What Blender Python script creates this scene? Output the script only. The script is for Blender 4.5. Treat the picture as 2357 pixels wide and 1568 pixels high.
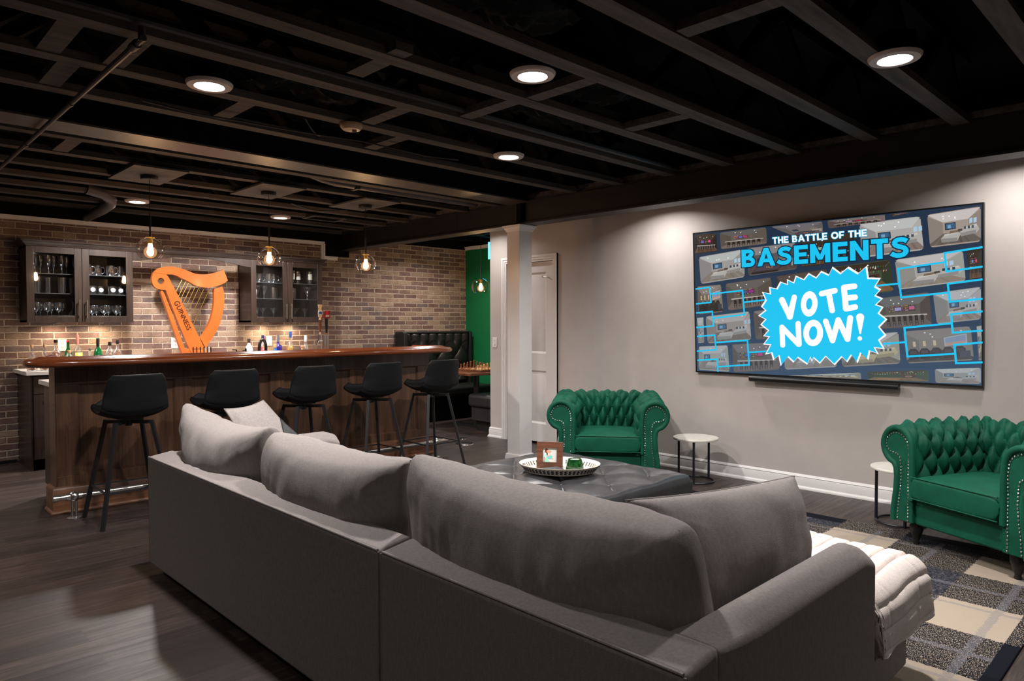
import bpy, bmesh, math, random
from mathutils import Matrix, Vector, noise
random.seed(7)
PI = math.pi
for o in list(bpy.data.objects): bpy.data.objects.remove(o)
scene = bpy.context.scene
col = scene.collection

# ------------------------------------------------------------------ camera, world, exposure
def make_camera():
    yaw, pitch, roll = 0.773572, 0.0239377, -0.00188107
    fw = Vector((math.sin(yaw)*math.cos(pitch), math.cos(yaw)*math.cos(pitch), -math.sin(pitch)))
    r = Vector((math.cos(yaw), -math.sin(yaw), 0)); u = r.cross(fw)
    c, s = math.cos(roll), math.sin(roll)
    r2 = c*r + s*u; u2 = c*u - s*r
    cd = bpy.data.cameras.new('camera'); cd.sensor_width = 36; cd.lens = 1615.284/2357*36
    cd.clip_start = .05
    co = bpy.data.objects.new('camera', cd); col.objects.link(co)
    m = Matrix((r2, u2, -fw)).transposed().to_4x4(); m.translation = Vector((0, 0, 1.334))
    co.matrix_world = m
    scene.camera = co
make_camera()
w = bpy.data.worlds.new('world'); scene.world = w; w.use_nodes = True
w.node_tree.nodes['Background'].inputs[0].default_value = (.5, .5, .55, 1)
w.node_tree.nodes['Background'].inputs[1].default_value = .0
scene.view_settings.view_transform = 'Standard'
scene.view_settings.look = 'None'
scene.view_settings.exposure = 0.0
scene.view_settings.gamma = 1.0
scene.view_settings.use_curve_mapping = False

CAN_W, BULB_E, PUCK_W = 43.0, 300.0, 2.4
def lamp(name, kind, loc, energy, color, size=.13, spread=None, rot=None, parent=None):
    l = bpy.data.lights.new(name, kind); l.energy = energy; l.color = color
    if kind == 'AREA':
        l.shape = 'DISK'; l.size = size
        if spread: l.spread = math.radians(spread)
    else: l.shadow_soft_size = size
    o = bpy.data.objects.new(name, l); col.objects.link(o); o.location = loc
    if rot: o.rotation_euler = rot
    if parent:
        o.parent = parent
    return o

# ------------------------------------------------------------------ materials
def srgb(r, g, b):
    f = lambda c: ((c/255+.055)/1.055)**2.4 if c > 10 else c/255/12.92
    return (f(r), f(g), f(b), 1)
MC = {}
def nt(name):
    m = bpy.data.materials.new(name); m.use_nodes = True
    n = m.node_tree; b = n.nodes['Principled BSDF']
    return m, n, b
def node(n, t, **k):
    x = n.nodes.new(t)
    for a, v in k.items(): setattr(x, a, v)
    return x
def obj_coord(n, scale=(1, 1, 1), rot=(0, 0, 0), loc=(0, 0, 0), src='Object'):
    tc = node(n, 'ShaderNodeTexCoord'); mp = node(n, 'ShaderNodeMapping')
    n.links.new(tc.outputs[src], mp.inputs[0])
    mp.inputs['Scale'].default_value = scale; mp.inputs['Rotation'].default_value = rot; mp.inputs['Location'].default_value = loc
    return mp.outputs[0]
def noise_tex(n, vec, scale, detail=4, rough=.55):
    t = node(n, 'ShaderNodeTexNoise'); n.links.new(vec, t.inputs['Vector'])
    t.inputs['Scale'].default_value = scale; t.inputs['Detail'].default_value = detail; t.inputs['Roughness'].default_value = rough
    return t
def ramp(n, fac, stops, interp='LINEAR'):
    r = node(n, 'ShaderNodeValToRGB'); r.color_ramp.interpolation = interp
    e = r.color_ramp.elements
    while len(e) < len(stops): e.new(.5)
    for i, (p, c) in enumerate(stops):
        e[i].position = p; e[i].color = c if len(c) == 4 else (*c, 1)
    n.links.new(fac, r.inputs[0]); return r
def bump(n, b, h, strength, dist=.01):
    bp = node(n, 'ShaderNodeBump'); bp.inputs['Strength'].default_value = strength; bp.inputs['Distance'].default_value = dist
    n.links.new(h, bp.inputs['Height']); n.links.new(bp.outputs[0], b.inputs['Normal'])
def mth(n, op, a, bv=None, c=None):
    m = node(n, 'ShaderNodeMath', operation=op)
    for i, v in enumerate((a, bv, c)):
        if v is None: continue
        if isinstance(v, (int, float)): m.inputs[i].default_value = v
        else: n.links.new(v, m.inputs[i])
    return m.outputs[0]
def mixc(n, fac, a, b, blend='MIX'):
    m = node(n, 'ShaderNodeMix', data_type='RGBA', blend_type=blend)
    for i, v in ((0, fac), (6, a), (7, b)):
        if isinstance(v, (int, float)): m.inputs[i].default_value = v
        elif isinstance(v, tuple): m.inputs[i].default_value = v if len(v) == 4 else (*v, 1)
        else: n.links.new(v, m.inputs[i])
    return m.outputs[2]

def pm(name, color, rough=.5, metal=0., var=.12, scale=25., bmp=0., bscale=150., spec=.5, sheen=0., stretch=(1, 1, 1), coat=0., trans=0., emit=None, estr=0.):
    """plain surface with procedural variation of its colour and a procedural bump"""
    if name in MC: return MC[name]
    m, n, b = nt(name)
    c = color if len(color) == 4 else (*color, 1)
    v = obj_coord(n, stretch)
    t = noise_tex(n, v, scale)
    lo = tuple(x*(1-var) for x in c[:3])+(1,); hi = tuple(min(1, x*(1+var)) for x in c[:3])+(1,)
    r = ramp(n, t.outputs[0], [(.3, lo), (.7, hi)])
    n.links.new(r.outputs[0], b.inputs['Base Color'])
    b.inputs['Roughness'].default_value = rough; b.inputs['Metallic'].default_value = metal
    b.inputs['Specular IOR Level'].default_value = spec
    if sheen: b.inputs['Sheen Weight'].default_value = sheen; b.inputs['Sheen Roughness'].default_value = .4; b.inputs['Sheen Tint'].default_value = hi
    if coat: b.inputs['Coat Weight'].default_value = coat; b.inputs['Coat Roughness'].default_value = .12
    if trans: b.inputs['Transmission Weight'].default_value = trans
    if emit: b.inputs['Emission Color'].default_value = emit; b.inputs['Emission Strength'].default_value = estr
    if bmp:
        t2 = noise_tex(n, v, bscale, 3); bump(n, b, t2.outputs[0], bmp, .004)
    MC[name] = m; return m

def wood(name, dark, light, rough=.4, axis=0, scale=1., coat=0., bmp=.1, spec=.5):
    if name in MC: return MC[name]
    m, n, b = nt(name)
    s = [9., 9., 9.]; s[axis] = .9
    v = obj_coord(n, tuple(x*scale for x in s))
    t = noise_tex(n, v, 1.6, 8, .65); t.inputs['Distortion'].default_value = .6
    v2 = obj_coord(n, tuple((x*5 if i != axis else x*2)*scale for i, x in enumerate(s)))
    t2 = noise_tex(n, v2, 2.5, 4)
    r = ramp(n, t.outputs[0], [(.3, dark), (.72, light)])
    r2 = ramp(n, t2.outputs[0], [(.35, (.62, .62, .62)), (.65, (1, 1, 1))])
    n.links.new(mixc(n, 1., r.outputs[0], r2.outputs[0], 'MULTIPLY'), b.inputs['Base Color'])
    b.inputs['Roughness'].default_value = rough; b.inputs['Specular IOR Level'].default_value = spec
    if coat: b.inputs['Coat Weight'].default_value = coat; b.inputs['Coat Roughness'].default_value = .08
    if bmp: bump(n, b, t2.outputs[0], bmp, .002)
    MC[name] = m; return m

def brick_mat():
    m, n, b = nt('brick_veneer')
    tc = node(n, 'ShaderNodeTexCoord'); sp = node(n, 'ShaderNodeSeparateXYZ'); n.links.new(tc.outputs['Object'], sp.inputs[0])
    cb = node(n, 'ShaderNodeCombineXYZ'); n.links.new(sp.outputs[0], cb.inputs[0]); n.links.new(sp.outputs[2], cb.inputs[1])
    nz = noise_tex(n, cb.outputs[0], 14, 3)
    off = node(n, 'ShaderNodeVectorMath', operation='SUBTRACT'); n.links.new(nz.outputs['Color'], off.inputs[0]); off.inputs[1].default_value = (.5, .5, .5)
    sc = node(n, 'ShaderNodeVectorMath', operation='SCALE'); n.links.new(off.outputs[0], sc.inputs[0]); sc.inputs['Scale'].default_value = .012
    ad = node(n, 'ShaderNodeVectorMath', operation='ADD'); n.links.new(cb.outputs[0], ad.inputs[0]); n.links.new(sc.outputs[0], ad.inputs[1])
    br = node(n, 'ShaderNodeTexBrick'); n.links.new(ad.outputs[0], br.inputs['Vector'])
    br.offset = .5; br.inputs['Scale'].default_value = 1.
    br.inputs['Brick Width'].default_value = .203; br.inputs['Row Height'].default_value = .0628
    br.inputs['Mortar Size'].default_value = .0085; br.inputs['Mortar Smooth'].default_value = .5; br.inputs['Bias'].default_value = 0.
    br.inputs['Color1'].default_value = (0, 0, 0, 1); br.inputs['Color2'].default_value = (1, 1, 1, 1); br.inputs['Mortar'].default_value = (.5, .5, .5, 1)
    cr = ramp(n, br.outputs['Color'], [(0, srgb(116, 90, 84)), (.14, srgb(130, 104, 96)), (.3, srgb(152, 126, 110)), (.42, srgb(120, 103, 100)), (.54, srgb(164, 139, 119)), (.68, srgb(138, 111, 100)), (.8, srgb(170, 146, 126)), (.92, srgb(124, 94, 84))], 'CONSTANT')
    big = noise_tex(n, cb.outputs[0], 1.3, 3)
    fine = noise_tex(n, cb.outputs[0], 60, 6, .7)
    blot = noise_tex(n, cb.outputs[0], 11, 4, .6)
    f1 = ramp(n, fine.outputs[0], [(.3, (.62, .62, .62)), (.7, (1.2, 1.2, 1.2))])
    f2 = ramp(n, blot.outputs[0], [(.35, (.75, .74, .72)), (.7, (1.15, 1.13, 1.1))])
    c1 = mixc(n, 1., cr.outputs[0], f1.outputs[0], 'MULTIPLY'); c1 = mixc(n, 1., c1, f2.outputs[0], 'MULTIPLY')
    mor = mixc(n, 1., srgb(192, 172, 152), f1.outputs[0], 'MULTIPLY')
    c = mixc(n, br.outputs['Fac'], c1, mor)
    n.links.new(c, b.inputs['Base Color']); b.inputs['Roughness'].default_value = .85
    h = mth(n, 'SUBTRACT', 1., br.outputs['Fac']); h2 = mth(n, 'MULTIPLY_ADD', fine.outputs[0], .35, h)
    bump(n, b, h2, .9, .012)
    MC['brick'] = m; return m

def floor_mat():
    m, n, b = nt('plank_floor')
    tc = node(n, 'ShaderNodeTexCoord')
    br = node(n, 'ShaderNodeTexBrick'); n.links.new(tc.outputs['Object'], br.inputs['Vector'])
    br.offset = .37; br.offset_frequency = 2; br.inputs['Scale'].default_value = 1.
    br.inputs['Brick Width'].default_value = 1.22; br.inputs['Row Height'].default_value = .152
    br.inputs['Mortar Size'].default_value = .0012; br.inputs['Mortar Smooth'].default_value = .1
    br.inputs['Color1'].default_value = (0, 0, 0, 1); br.inputs['Color2'].default_value = (1, 1, 1, 1)
    # per-plank shift of the grain
    sh = node(n, 'ShaderNodeVectorMath', operation='MULTIPLY_ADD'); n.links.new(br.outputs['Color'], sh.inputs[0]); sh.inputs[1].default_value = (7, 13, 0); n.links.new(tc.outputs['Object'], sh.inputs[2])
    mp = node(n, 'ShaderNodeMapping'); n.links.new(sh.outputs[0], mp.inputs[0]); mp.inputs['Scale'].default_value = (1.1, 16, 1)
    g = noise_tex(n, mp.outputs[0], 1.8, 8, .68); g.inputs['Distortion'].default_value = 1.1
    mp2 = node(n, 'ShaderNodeMapping'); n.links.new(sh.outputs[0], mp2.inputs[0]); mp2.inputs['Scale'].default_value = (3.5, 110, 1)
    g2 = noise_tex(n, mp2.outputs[0], 2., 4, .6)
    c = ramp(n, g.outputs[0], [(.25, srgb(32, 24, 21)), (.45, srgb(50, 40, 36)), (.6, srgb(66, 54, 50)), (.8, srgb(88, 76, 70))])
    pl = ramp(n, br.outputs['Color'], [(0, (.55, .50, .47)), (.5, (.95, .92, .90)), (1, (1.35, 1.33, 1.31))])
    fg = ramp(n, g2.outputs[0], [(.35, (.55, .54, .53)), (.62, (1.2, 1.2, 1.2))])
    cc = mixc(n, 1., c.outputs[0], pl.outputs[0], 'MULTIPLY'); cc = mixc(n, 1., cc, fg.outputs[0], 'MULTIPLY')
    cc = mixc(n, br.outputs['Fac'], cc, (.015, .012, .01, 1))
    n.links.new(cc, b.inputs['Base Color'])
    rr = ramp(n, g.outputs[0], [(.3, (.5, .5, .5)), (.7, (.36, .36, .36))]); n.links.new(rr.outputs[0], b.inputs['Roughness'])
    bump(n, b, g2.outputs[0], .12, .002)
    MC['floor'] = m; return m

def rug_mat():
    m, n, b = nt('plaid_rug_weave')
    tc = node(n, 'ShaderNodeTexCoord'); sp = node(n, 'ShaderNodeSeparateXYZ'); n.links.new(tc.outputs['Object'], sp.inputs[0])
    X, Y = sp.outputs[0], sp.outputs[1]
    wob = noise_tex(n, tc.outputs['Object'], 60, 2); wj = mth(n, 'MULTIPLY', mth(n, 'SUBTRACT', wob.outputs[0], .5), .03)
    def band(c, o, per, wid):
        f = mth(n, 'FRACT', mth(n, 'DIVIDE', mth(n, 'ADD', mth(n, 'SUBTRACT', c, o), wj), per))
        return mth(n, 'LESS_THAN', f, wid), f
    bx, fx = band(X, 3.84, .82, .53); by, fy = band(Y, .965, .81, .53)
    def line(f, c, wd): return mth(n, 'LESS_THAN', mth(n, 'ABSOLUTE', mth(n, 'SUBTRACT', f, c)), wd)
    # streaky black and cream yarn
    s1 = noise_tex(n, obj_coord(n, (55, 420, 1)), 1., 3, .75); s2 = noise_tex(n, obj_coord(n, (420, 55, 1)), 1., 3, .75)
    st = mth(n, 'GREATER_THAN', s1.outputs[0], .555); st2 = mth(n, 'GREATER_THAN', s2.outputs[0], .56)
    cream, ink, grey = srgb(160, 147, 131), srgb(18, 20, 28), srgb(118, 118, 126)
    heather = mixc(n, st, ink, cream); heather2 = mixc(n, st2, ink, grey)
    c = mixc(n, bx, cream, heather)
    c = mixc(n, by, c, mixc(n, bx, heather, heather2))
    solid = mth(n, 'MULTIPLY', mth(n, 'LESS_THAN', Y, .632), bx)
    c = mixc(n, mth(n, 'LESS_THAN', Y, .632), c, heather)
    c = mixc(n, solid, c, ink)
    far = mth(n, 'GREATER_THAN', X, 4.775)
    c = mixc(n, far, c, mixc(n, by, heather, ink))
    thin = mth(n, 'MAXIMUM', line(fx, .27, .022), line(fx, .93, .016))
    thin2 = mth(n, 'MAXIMUM', line(fy, .27, .02), line(fy, .70, .022))
    th = mth(n, 'MULTIPLY', mth(n, 'MAXIMUM', thin, thin2), mth(n, 'MULTIPLY', mth(n, 'SUBTRACT', 1., far), mth(n, 'GREATER_THAN', Y, .632)))
    c = mixc(n, mth(n, 'MULTIPLY', th, .42), c, mixc(n, st2, srgb(100, 102, 114), srgb(150, 144, 140)))
    n.links.new(c, b.inputs['Base Color']); b.inputs['Roughness'].default_value = .95; b.inputs['Specular IOR Level'].default_value = .1
    f = noise_tex(n, tc.outputs['Object'], 400, 2); bump(n, b, f.outputs[0], .5, .004)
    MC['rug'] = m; return m

def thin_glass(name, tint=(1, 1, 1), base=.04, gain=.75, rough=.02):
    if name in MC: return MC[name]
    m = bpy.data.materials.new(name); m.use_nodes = True; n = m.node_tree; n.nodes.clear()
    out = node(n, 'ShaderNodeOutputMaterial'); tr = node(n, 'ShaderNodeBsdfTransparent'); gl = node(n, 'ShaderNodeBsdfGlossy')
    tr.inputs[0].default_value = (*tint, 1); gl.inputs[0].default_value = (1, 1, 1, 1); gl.inputs['Roughness'].default_value = rough
    lw = node(n, 'ShaderNodeLayerWeight'); lw.inputs[0].default_value = .5
    p = mth(n, 'POWER', lw.outputs['Facing'], 2.2); f = mth(n, 'MULTIPLY_ADD', p, gain, base)
    mx = node(n, 'ShaderNodeMixShader'); n.links.new(f, mx.inputs[0]); n.links.new(tr.outputs[0], mx.inputs[1]); n.links.new(gl.outputs[0], mx.inputs[2])
    n.links.new(mx.outputs[0], out.inputs[0]); MC[name] = m; return m

def emis(name, color, strength):
    if name in MC: return MC[name]
    m = bpy.data.materials.new(name); m.use_nodes = True; n = m.node_tree; n.nodes.clear()
    out = node(n, 'ShaderNodeOutputMaterial'); e = node(n, 'ShaderNodeEmission'); e.inputs[0].default_value = color; e.inputs[1].default_value = strength
    n.links.new(e.outputs[0], out.inputs[0]); MC[name] = m; return m
def attr_mat(name, emission=None):
    if name in MC: return MC[name]
    m, n, b = nt(name)
    a = node(n, 'ShaderNodeAttribute', attribute_name='Col')
    if emission:
        b.inputs['Base Color'].default_value = (.01, .01, .01, 1); n.links.new(a.outputs[0], b.inputs['Emission Color']); b.inputs['Emission Strength'].default_value = emission
        b.inputs['Roughness'].default_value = .5; b.inputs['Specular IOR Level'].default_value = .1
    else:
        n.links.new(a.outputs[0], b.inputs['Base Color']); b.inputs['Roughness'].default_value = .3
    MC[name] = m; return m

def halo_mat():  # glow round the bulb, painted as a faint emissive shell
    m = bpy.data.materials.new('painted_bulb_glow'); m.use_nodes = True; n = m.node_tree; n.nodes.clear()
    out = node(n, 'ShaderNodeOutputMaterial'); tr = node(n, 'ShaderNodeBsdfTransparent'); em = node(n, 'ShaderNodeEmission'); mx = node(n, 'ShaderNodeMixShader')
    em.inputs[0].default_value = (1, .50, .20, 1); em.inputs[1].default_value = 1.6; mx.inputs[0].default_value = .22
    n.links.new(tr.outputs[0], mx.inputs[1]); n.links.new(em.outputs[0], mx.inputs[2]); n.links.new(mx.outputs[0], out.inputs[0]); return m
M = dict(
    wall=pm('greige_wall_paint', srgb(192, 184, 179), .75, var=.03, scale=6, bmp=.06, bscale=260, spec=.25),
    green=pm('green_wall_paint', srgb(20, 116, 68), .6, var=.04, scale=5, bmp=.06, bscale=260, spec=.3),
    white=pm('white_trim_paint', srgb(226, 222, 220), .35, var=.02, scale=8),
    black=pm('black_paint_and_shade', (.004, .0038, .0036), .9, var=.4, scale=9, bmp=.4, bscale=30, spec=.08),  # black paint; on joist webs and upper chords it stands in for shade
    flange=pm('lit_underside_black_paint', (.075, .058, .047), .42, var=.3, scale=7, bmp=.1, bscale=60, spec=.4),  # lighter than the beam face: pendant light on the underside put into the colour
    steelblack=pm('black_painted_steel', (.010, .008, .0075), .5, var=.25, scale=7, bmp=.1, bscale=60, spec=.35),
    deck=pm('black_subfloor', (.0025, .0025, .0025), .95, var=.4, scale=4, spec=.05),
    joist=pm('lit_black_lumber', (.054, .043, .037), .75, var=.55, scale=5, bmp=.5, bscale=40, spec=.25, stretch=(.35, 4, 4)),  # lit brown of the undersides put into the colour
    brick=brick_mat(), floor=floor_mat(), rug=rug_mat(),
    barwood=wood('walnut_bar_panelling', srgb(66, 44, 32), srgb(122, 86, 62), .38, axis=2, scale=.7, coat=.15),
    bartrim=wood('walnut_bar_skirting', srgb(92, 58, 38), srgb(142, 94, 64), .4, axis=0, scale=.7, coat=.15),
    bartop=wood('glossy_mahogany_bar_top', srgb(112, 52, 26), srgb(186, 102, 58), .22, axis=0, scale=.6, coat=.7, bmp=0),
    espresso=wood('espresso_cabinet_wood', srgb(36, 25, 20), srgb(64, 47, 38), .42, axis=2, scale=.7, coat=.1),
    tablewood=wood('brown_table_wood', srgb(84, 46, 26), srgb(146, 88, 54), .35, axis=0, scale=.8, coat=.3),
    harp=pm('orange_stained_plywood', srgb(188, 92, 30), .45, var=.16, scale=5, coat=.2),
    framewood=wood('reddish_frame_wood', srgb(70, 38, 24), srgb(128, 76, 50), .5, axis=0, scale=3),
    quartz=pm('white_quartz', srgb(205, 200, 194), .25, var=.06, scale=10),
    marble=pm('white_marble', srgb(222, 216, 206), .3, var=.06, scale=14),
    gold=pm('brass', (.75, .52, .16), .25, 1., var=.05),
    steel=pm('brushed_steel', (.55, .53, .5), .28, 1., var=.08, scale=40, stretch=(1, 1, 12)),
    chrome=pm('chrome', (.75, .75, .75), .1, 1., var=.02),
    blackmetal=pm('black_powder_coated_metal', (.012, .012, .013), .4, 0, var=.1, spec=.5),
    navymetal=pm('black_tube_metal', (.01, .011, .018), .35, 0, var=.1, spec=.5),
    pu=pm('black_faux_leather', (.0055, .0058, .0068), .6, var=.15, scale=30, bmp=.15, bscale=400, spec=.3),
    leather=pm('charcoal_leather', (.024, .024, .026), .38, var=.2, scale=10, bmp=.2, bscale=260, spec=.5),
    boothleather=pm('black_booth_leather', (.012, .012, .012), .42, var=.2, scale=12, bmp=.15, bscale=260, spec=.45),
    fabric=pm('grey_linen_upholstery', srgb(134, 127, 124), .9, var=.11, scale=110, bmp=.45, bscale=620, spec=.12, stretch=(1, 1, .35)),
    darkfabric=pm('charcoal_velvet', srgb(58, 58, 60), .7, var=.5, scale=40, bmp=.3, bscale=300, spec=.2, sheen=.3),
    velvet=pm('emerald_velvet', (.0035, .076, .043), .6, var=.25, scale=7, bmp=.12, bscale=500, spec=.2, sheen=1.),
    fur=pm('cream_faux_fur', srgb(230, 219, 212), .95, var=.07, scale=60, bmp=.9, bscale=420, spec=.1, sheen=.3),
    ply=pm('grey_brown_plywood_board', (.05, .042, .036), .7, var=.4, scale=8, bmp=.2, bscale=40),
    blackplastic=pm('black_plastic', (.008, .008, .008), .35, var=.1),
    whiteplastic=pm('white_plastic', srgb(232, 230, 226), .3, var=.02),
    trimring=pm('light_ring_paint', srgb(176, 160, 150), .5, var=.03),
    glass=thin_glass('clear_glass', (.92, .93, .94), .20, .80, .22), pane=thin_glass('cabinet_pane', (.93, .95, .97), .03, .6),
    globe=thin_glass('globe_glass', (.93, .89, .84), .05, 1.0, .05),
    darkglass=pm('bottle_green_glass', (.004, .10, .025), .08, var=.1, coat=.6),
    mercury=pm('green_mercury_glass', (.01, .07, .015), .15, .2, var=.7, scale=60, coat=.7),
    amber=pm('amber_liquid', (.35, .10, .015), .1, var=.15, coat=.5),
    lens=emis('light_lens', (1., .97, .95, 1), 30.),
    bulbhalo=halo_mat(),
    bulb=emis('filament_bulb', (1., .60, .30, 1), BULB_E),
    copper=pm('copper', (.75, .32, .18), .2, 1., var=.05),
    duct=pm('grey_duct_metal', (.06, .05, .05), .5, .3, var=.2),
)
def solid(name, rgb, rough=.4, **k): return pm(name, srgb(*rgb), rough, var=.06, **k)

# ------------------------------------------------------------------ mesh builder
class MB:
    def __init__(s): s.v = []; s.f = []; s.c = []
    def add(s, vs, fs):
        k = len(s.v); s.v += [tuple(x) for x in vs]; s.f += [tuple(i+k for i in f) for f in fs]; return s
    def box(s, x0, x1, y0, y1, z0, z1):
        vs = [(x, y, z) for z in (z0, z1) for y in (y0, y1) for x in (x0, x1)]
        return s.add(vs, [(0, 2, 3, 1), (4, 5, 7, 6), (0, 1, 5, 4), (2, 6, 7, 3), (0, 4, 6, 2), (1, 3, 7, 5)])
    def cyl(s, a, b, r1, r2=None, n=16, caps=True):
        r2 = r1 if r2 is None else r2
        a, b = Vector(a), Vector(b); d = (b-a).normalized()
        x = d.orthogonal().normalized(); y = d.cross(x)
        vs = []
        for p, r in ((a, r1), (b, r2)):
            for i in range(n):
                t = 2*PI*i/n; vs.append(p + x*r*math.cos(t) + y*r*math.sin(t))
        fs = [(i, (i+1) % n, n+(i+1) % n, n+i) for i in range(n)]
        if caps: fs += [tuple(range(n))[::-1], tuple(range(n, 2*n))]
        return s.add(vs, fs)
    def bar(s, a, b, wx, wy=None, up=(0, 0, 1)):
        """square bar between two points"""
        wy = wy or wx; a, b = Vector(a), Vector(b); d = (b-a).normalized()
        x = d.cross(Vector(up)); x = x.normalized() if x.length > 1e-4 else Vector((1, 0, 0)); y = d.cross(x).normalized()
        vs = [p + x*i*wx/2 + y*j*wy/2 for p in (a, b) for i, j in ((-1, -1), (1, -1), (1, 1), (-1, 1))]
        return s.add(vs, [(3, 2, 1, 0), (4, 5, 6, 7), (0, 1, 5, 4), (1, 2, 6, 5), (2, 3, 7, 6), (3, 0, 4, 7)])
    def tube(s, pts, r, n=12, closed=False):
        pts = [Vector(p) for p in pts]; N = len(pts); rings = []
        up = None
        for i, p in enumerate(pts):
            if closed: d = (pts[(i+1) % N]-pts[i-1]).normalized()
            else: d = (pts[min(i+1, N-1)]-pts[max(i-1, 0)]).normalized()
            if up is None: up = d.orthogonal().normalized()
            x = (up - d*up.dot(d)).normalized(); up = x; y = d.cross(x)
            rr = r[i] if isinstance(r, (list, tuple)) else r
            rings.append([p + x*rr*math.cos(2*PI*k/n) + y*rr*math.sin(2*PI*k/n) for k in range(n)])
        vs = [q for g in rings for q in g]; fs = []
        for i in range(N if closed else N-1):
            j = (i+1) % N
            fs += [(i*n+k, i*n+(k+1) % n, j*n+(k+1) % n, j*n+k) for k in range(n)]
        if not closed: fs += [tuple(range(n))[::-1], tuple(range((N-1)*n, N*n))]
        return s.add(vs, fs)
    def lathe(s, prof, c=(0, 0, 0), n=24, flute=0, nf=0):
        """prof: (r, z) from bottom to top; r = 0 closes an end"""
        vs = []; idx = []
        for r, z in prof:
            if r < 1e-6: idx.append([len(vs)]); vs.append((c[0], c[1], c[2]+z))
            else:
                row = []
                for i in range(n):
                    t = 2*PI*i/n; rr = r*(1+flute*math.cos(nf*t)) if nf else r
                    row.append(len(vs)); vs.append((c[0]+rr*math.cos(t), c[1]+rr*math.sin(t), c[2]+z))
                idx.append(row)
        fs = []
        for a, b in zip(idx, idx[1:]):
            if len(a) == 1 and len(b) == 1: continue
            for i in range(n):
                j = (i+1) % n
                if len(a) == 1: fs.append((a[0], b[j], b[i]))
                elif len(b) == 1: fs.append((a[i], a[j], b[0]))
                else: fs.append((a[i], a[j], b[j], b[i]))
        return s.add(vs, fs)
    def ball(s, c, r, n=12, m=8, sc=(1, 1, 1)):
        prof = [(r*math.sin(PI*i/m), -r*math.cos(PI*i/m)) for i in range(m+1)]; prof[0] = (0, -r); prof[-1] = (0, r)
        k = len(s.v); s.lathe(prof, (0, 0, 0), n)
        for i in range(k, len(s.v)):
            v = s.v[i]; s.v[i] = (c[0]+v[0]*sc[0], c[1]+v[1]*sc[1], c[2]+v[2]*sc[2])
        return s
    def prism(s, poly, fn0, fn1):
        """closed polygon mapped by two functions, joined to a solid"""
        n = len(poly); vs = [fn0(*p) for p in poly]+[fn1(*p) for p in poly]
        return s.add(vs, [tuple(range(n)), tuple(range(2*n-1, n-1, -1))]+[(i, i+n, (i+1) % n+n, (i+1) % n) for i in range(n)])
    def grid(s, nu, nv, fn, wrapu=False):
        vs = [fn(i/(nu-1) if not wrapu else i/nu, j/(nv-1)) for j in range(nv) for i in range(nu)]
        fs = []
        for j in range(nv-1):
            for i in range(nu if wrapu else nu-1):
                i2 = (i+1) % nu; fs.append((j*nu+i, j*nu+i2, (j+1)*nu+i2, (j+1)*nu+i))
        return s.add(vs, fs)
    def poly(s, pts, color=None):
        k = len(s.v); s.v += [tuple(p) for p in pts]; s.f.append(tuple(range(k, k+len(pts)))); s.c.append(color); return s
    def move(s, fn): s.v = [tuple(fn(*v)) for v in s.v]; return s
    def mesh(s, name, mat, smooth=35):
        me = bpy.data.meshes.new(name); me.from_pydata(s.v, [], s.f); me.materials.append(mat)
        if s.c and any(s.c):
            a = me.color_attributes.new('Col', 'FLOAT_COLOR', 'CORNER'); li = 0
            for f, c in zip(s.f, s.c):
                for q in range(len(f)): a.data[li].color = c; li += 1
        else:
            bm = bmesh.new(); bm.from_mesh(me); bmesh.ops.recalc_face_normals(bm, faces=bm.faces); bm.to_mesh(me); bm.free()
            if smooth:
                me.polygons.foreach_set('use_smooth', [True]*len(me.polygons)); me.set_sharp_from_angle(angle=math.radians(smooth))
        me.update(); return me

def tag(o, label=None, cat=None, group=None, kind=None):
    if label: o['label'] = label
    if cat: o['category'] = cat
    if group: o['group'] = group
    if kind: o['kind'] = kind
    return o
def thing(name, label, cat, loc=(0, 0, 0), rotz=0, group=None):
    o = bpy.data.objects.new(name, None); col.objects.link(o); o.empty_display_size = .1
    o.location = loc; o.rotation_euler = (0, 0, rotz)
    return tag(o, label, cat, group)
def part(name, mb, mat, parent, world=False, bevel=0, seg=2, smooth=35, solid_=0, sub=0, label=None):
    o = bpy.data.objects.new(name, mb.mesh(name, mat, smooth) if isinstance(mb, MB) else mb); col.objects.link(o)
    if parent:
        o.parent = parent
        if world:
            p = parent
            loc = Vector((0, 0, 0))
            while p: loc += p.location; p = p.parent
            # parts of parts sit at their parent's origin, so the thing's own location is what counts
            o.matrix_parent_inverse = Matrix.Identity(4)
            o.location = -loc if parent.parent is None else (0, 0, 0)
    if solid_:
        md = o.modifiers.new('solidify', 'SOLIDIFY'); md.thickness = solid_; md.offset = 0
    if bevel:
        md = o.modifiers.new('bevel', 'BEVEL'); md.width = bevel; md.segments = seg; md.limit_method = 'ANGLE'; md.angle_limit = math.radians(40)
    if sub:
        md = o.modifiers.new('subsurf', 'SUBSURF'); md.levels = sub; md.render_levels = sub
    if label: o['label'] = label
    return o
def single(name, mb, mat, label, cat, group=None, **k):
    o = part(name, mb, mat, None, **k); return tag(o, label, cat, group)
def struct(name, mb, mat, **k):
    o = part(name, mb, mat, None, **k); o['kind'] = 'structure'; return o
def dup(root, loc, rotz=None, label=None, group=None):
    r = root.copy(); col.objects.link(r); r.location = loc
    if rotz is not None: r.rotation_euler = (0, 0, rotz)
    if label: r['label'] = label
    if group: r['group'] = group
    for ch in list(root.children):
        c = ch.copy(); col.objects.link(c); c.parent = r
        for g in list(ch.children):
            d = g.copy(); col.objects.link(d); d.parent = c
    return r
ORD = ['first', 'second', 'third', 'fourth', 'fifth', 'sixth', 'seventh', 'eighth', 'ninth', 'tenth', 'eleventh', 'twelfth']

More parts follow.
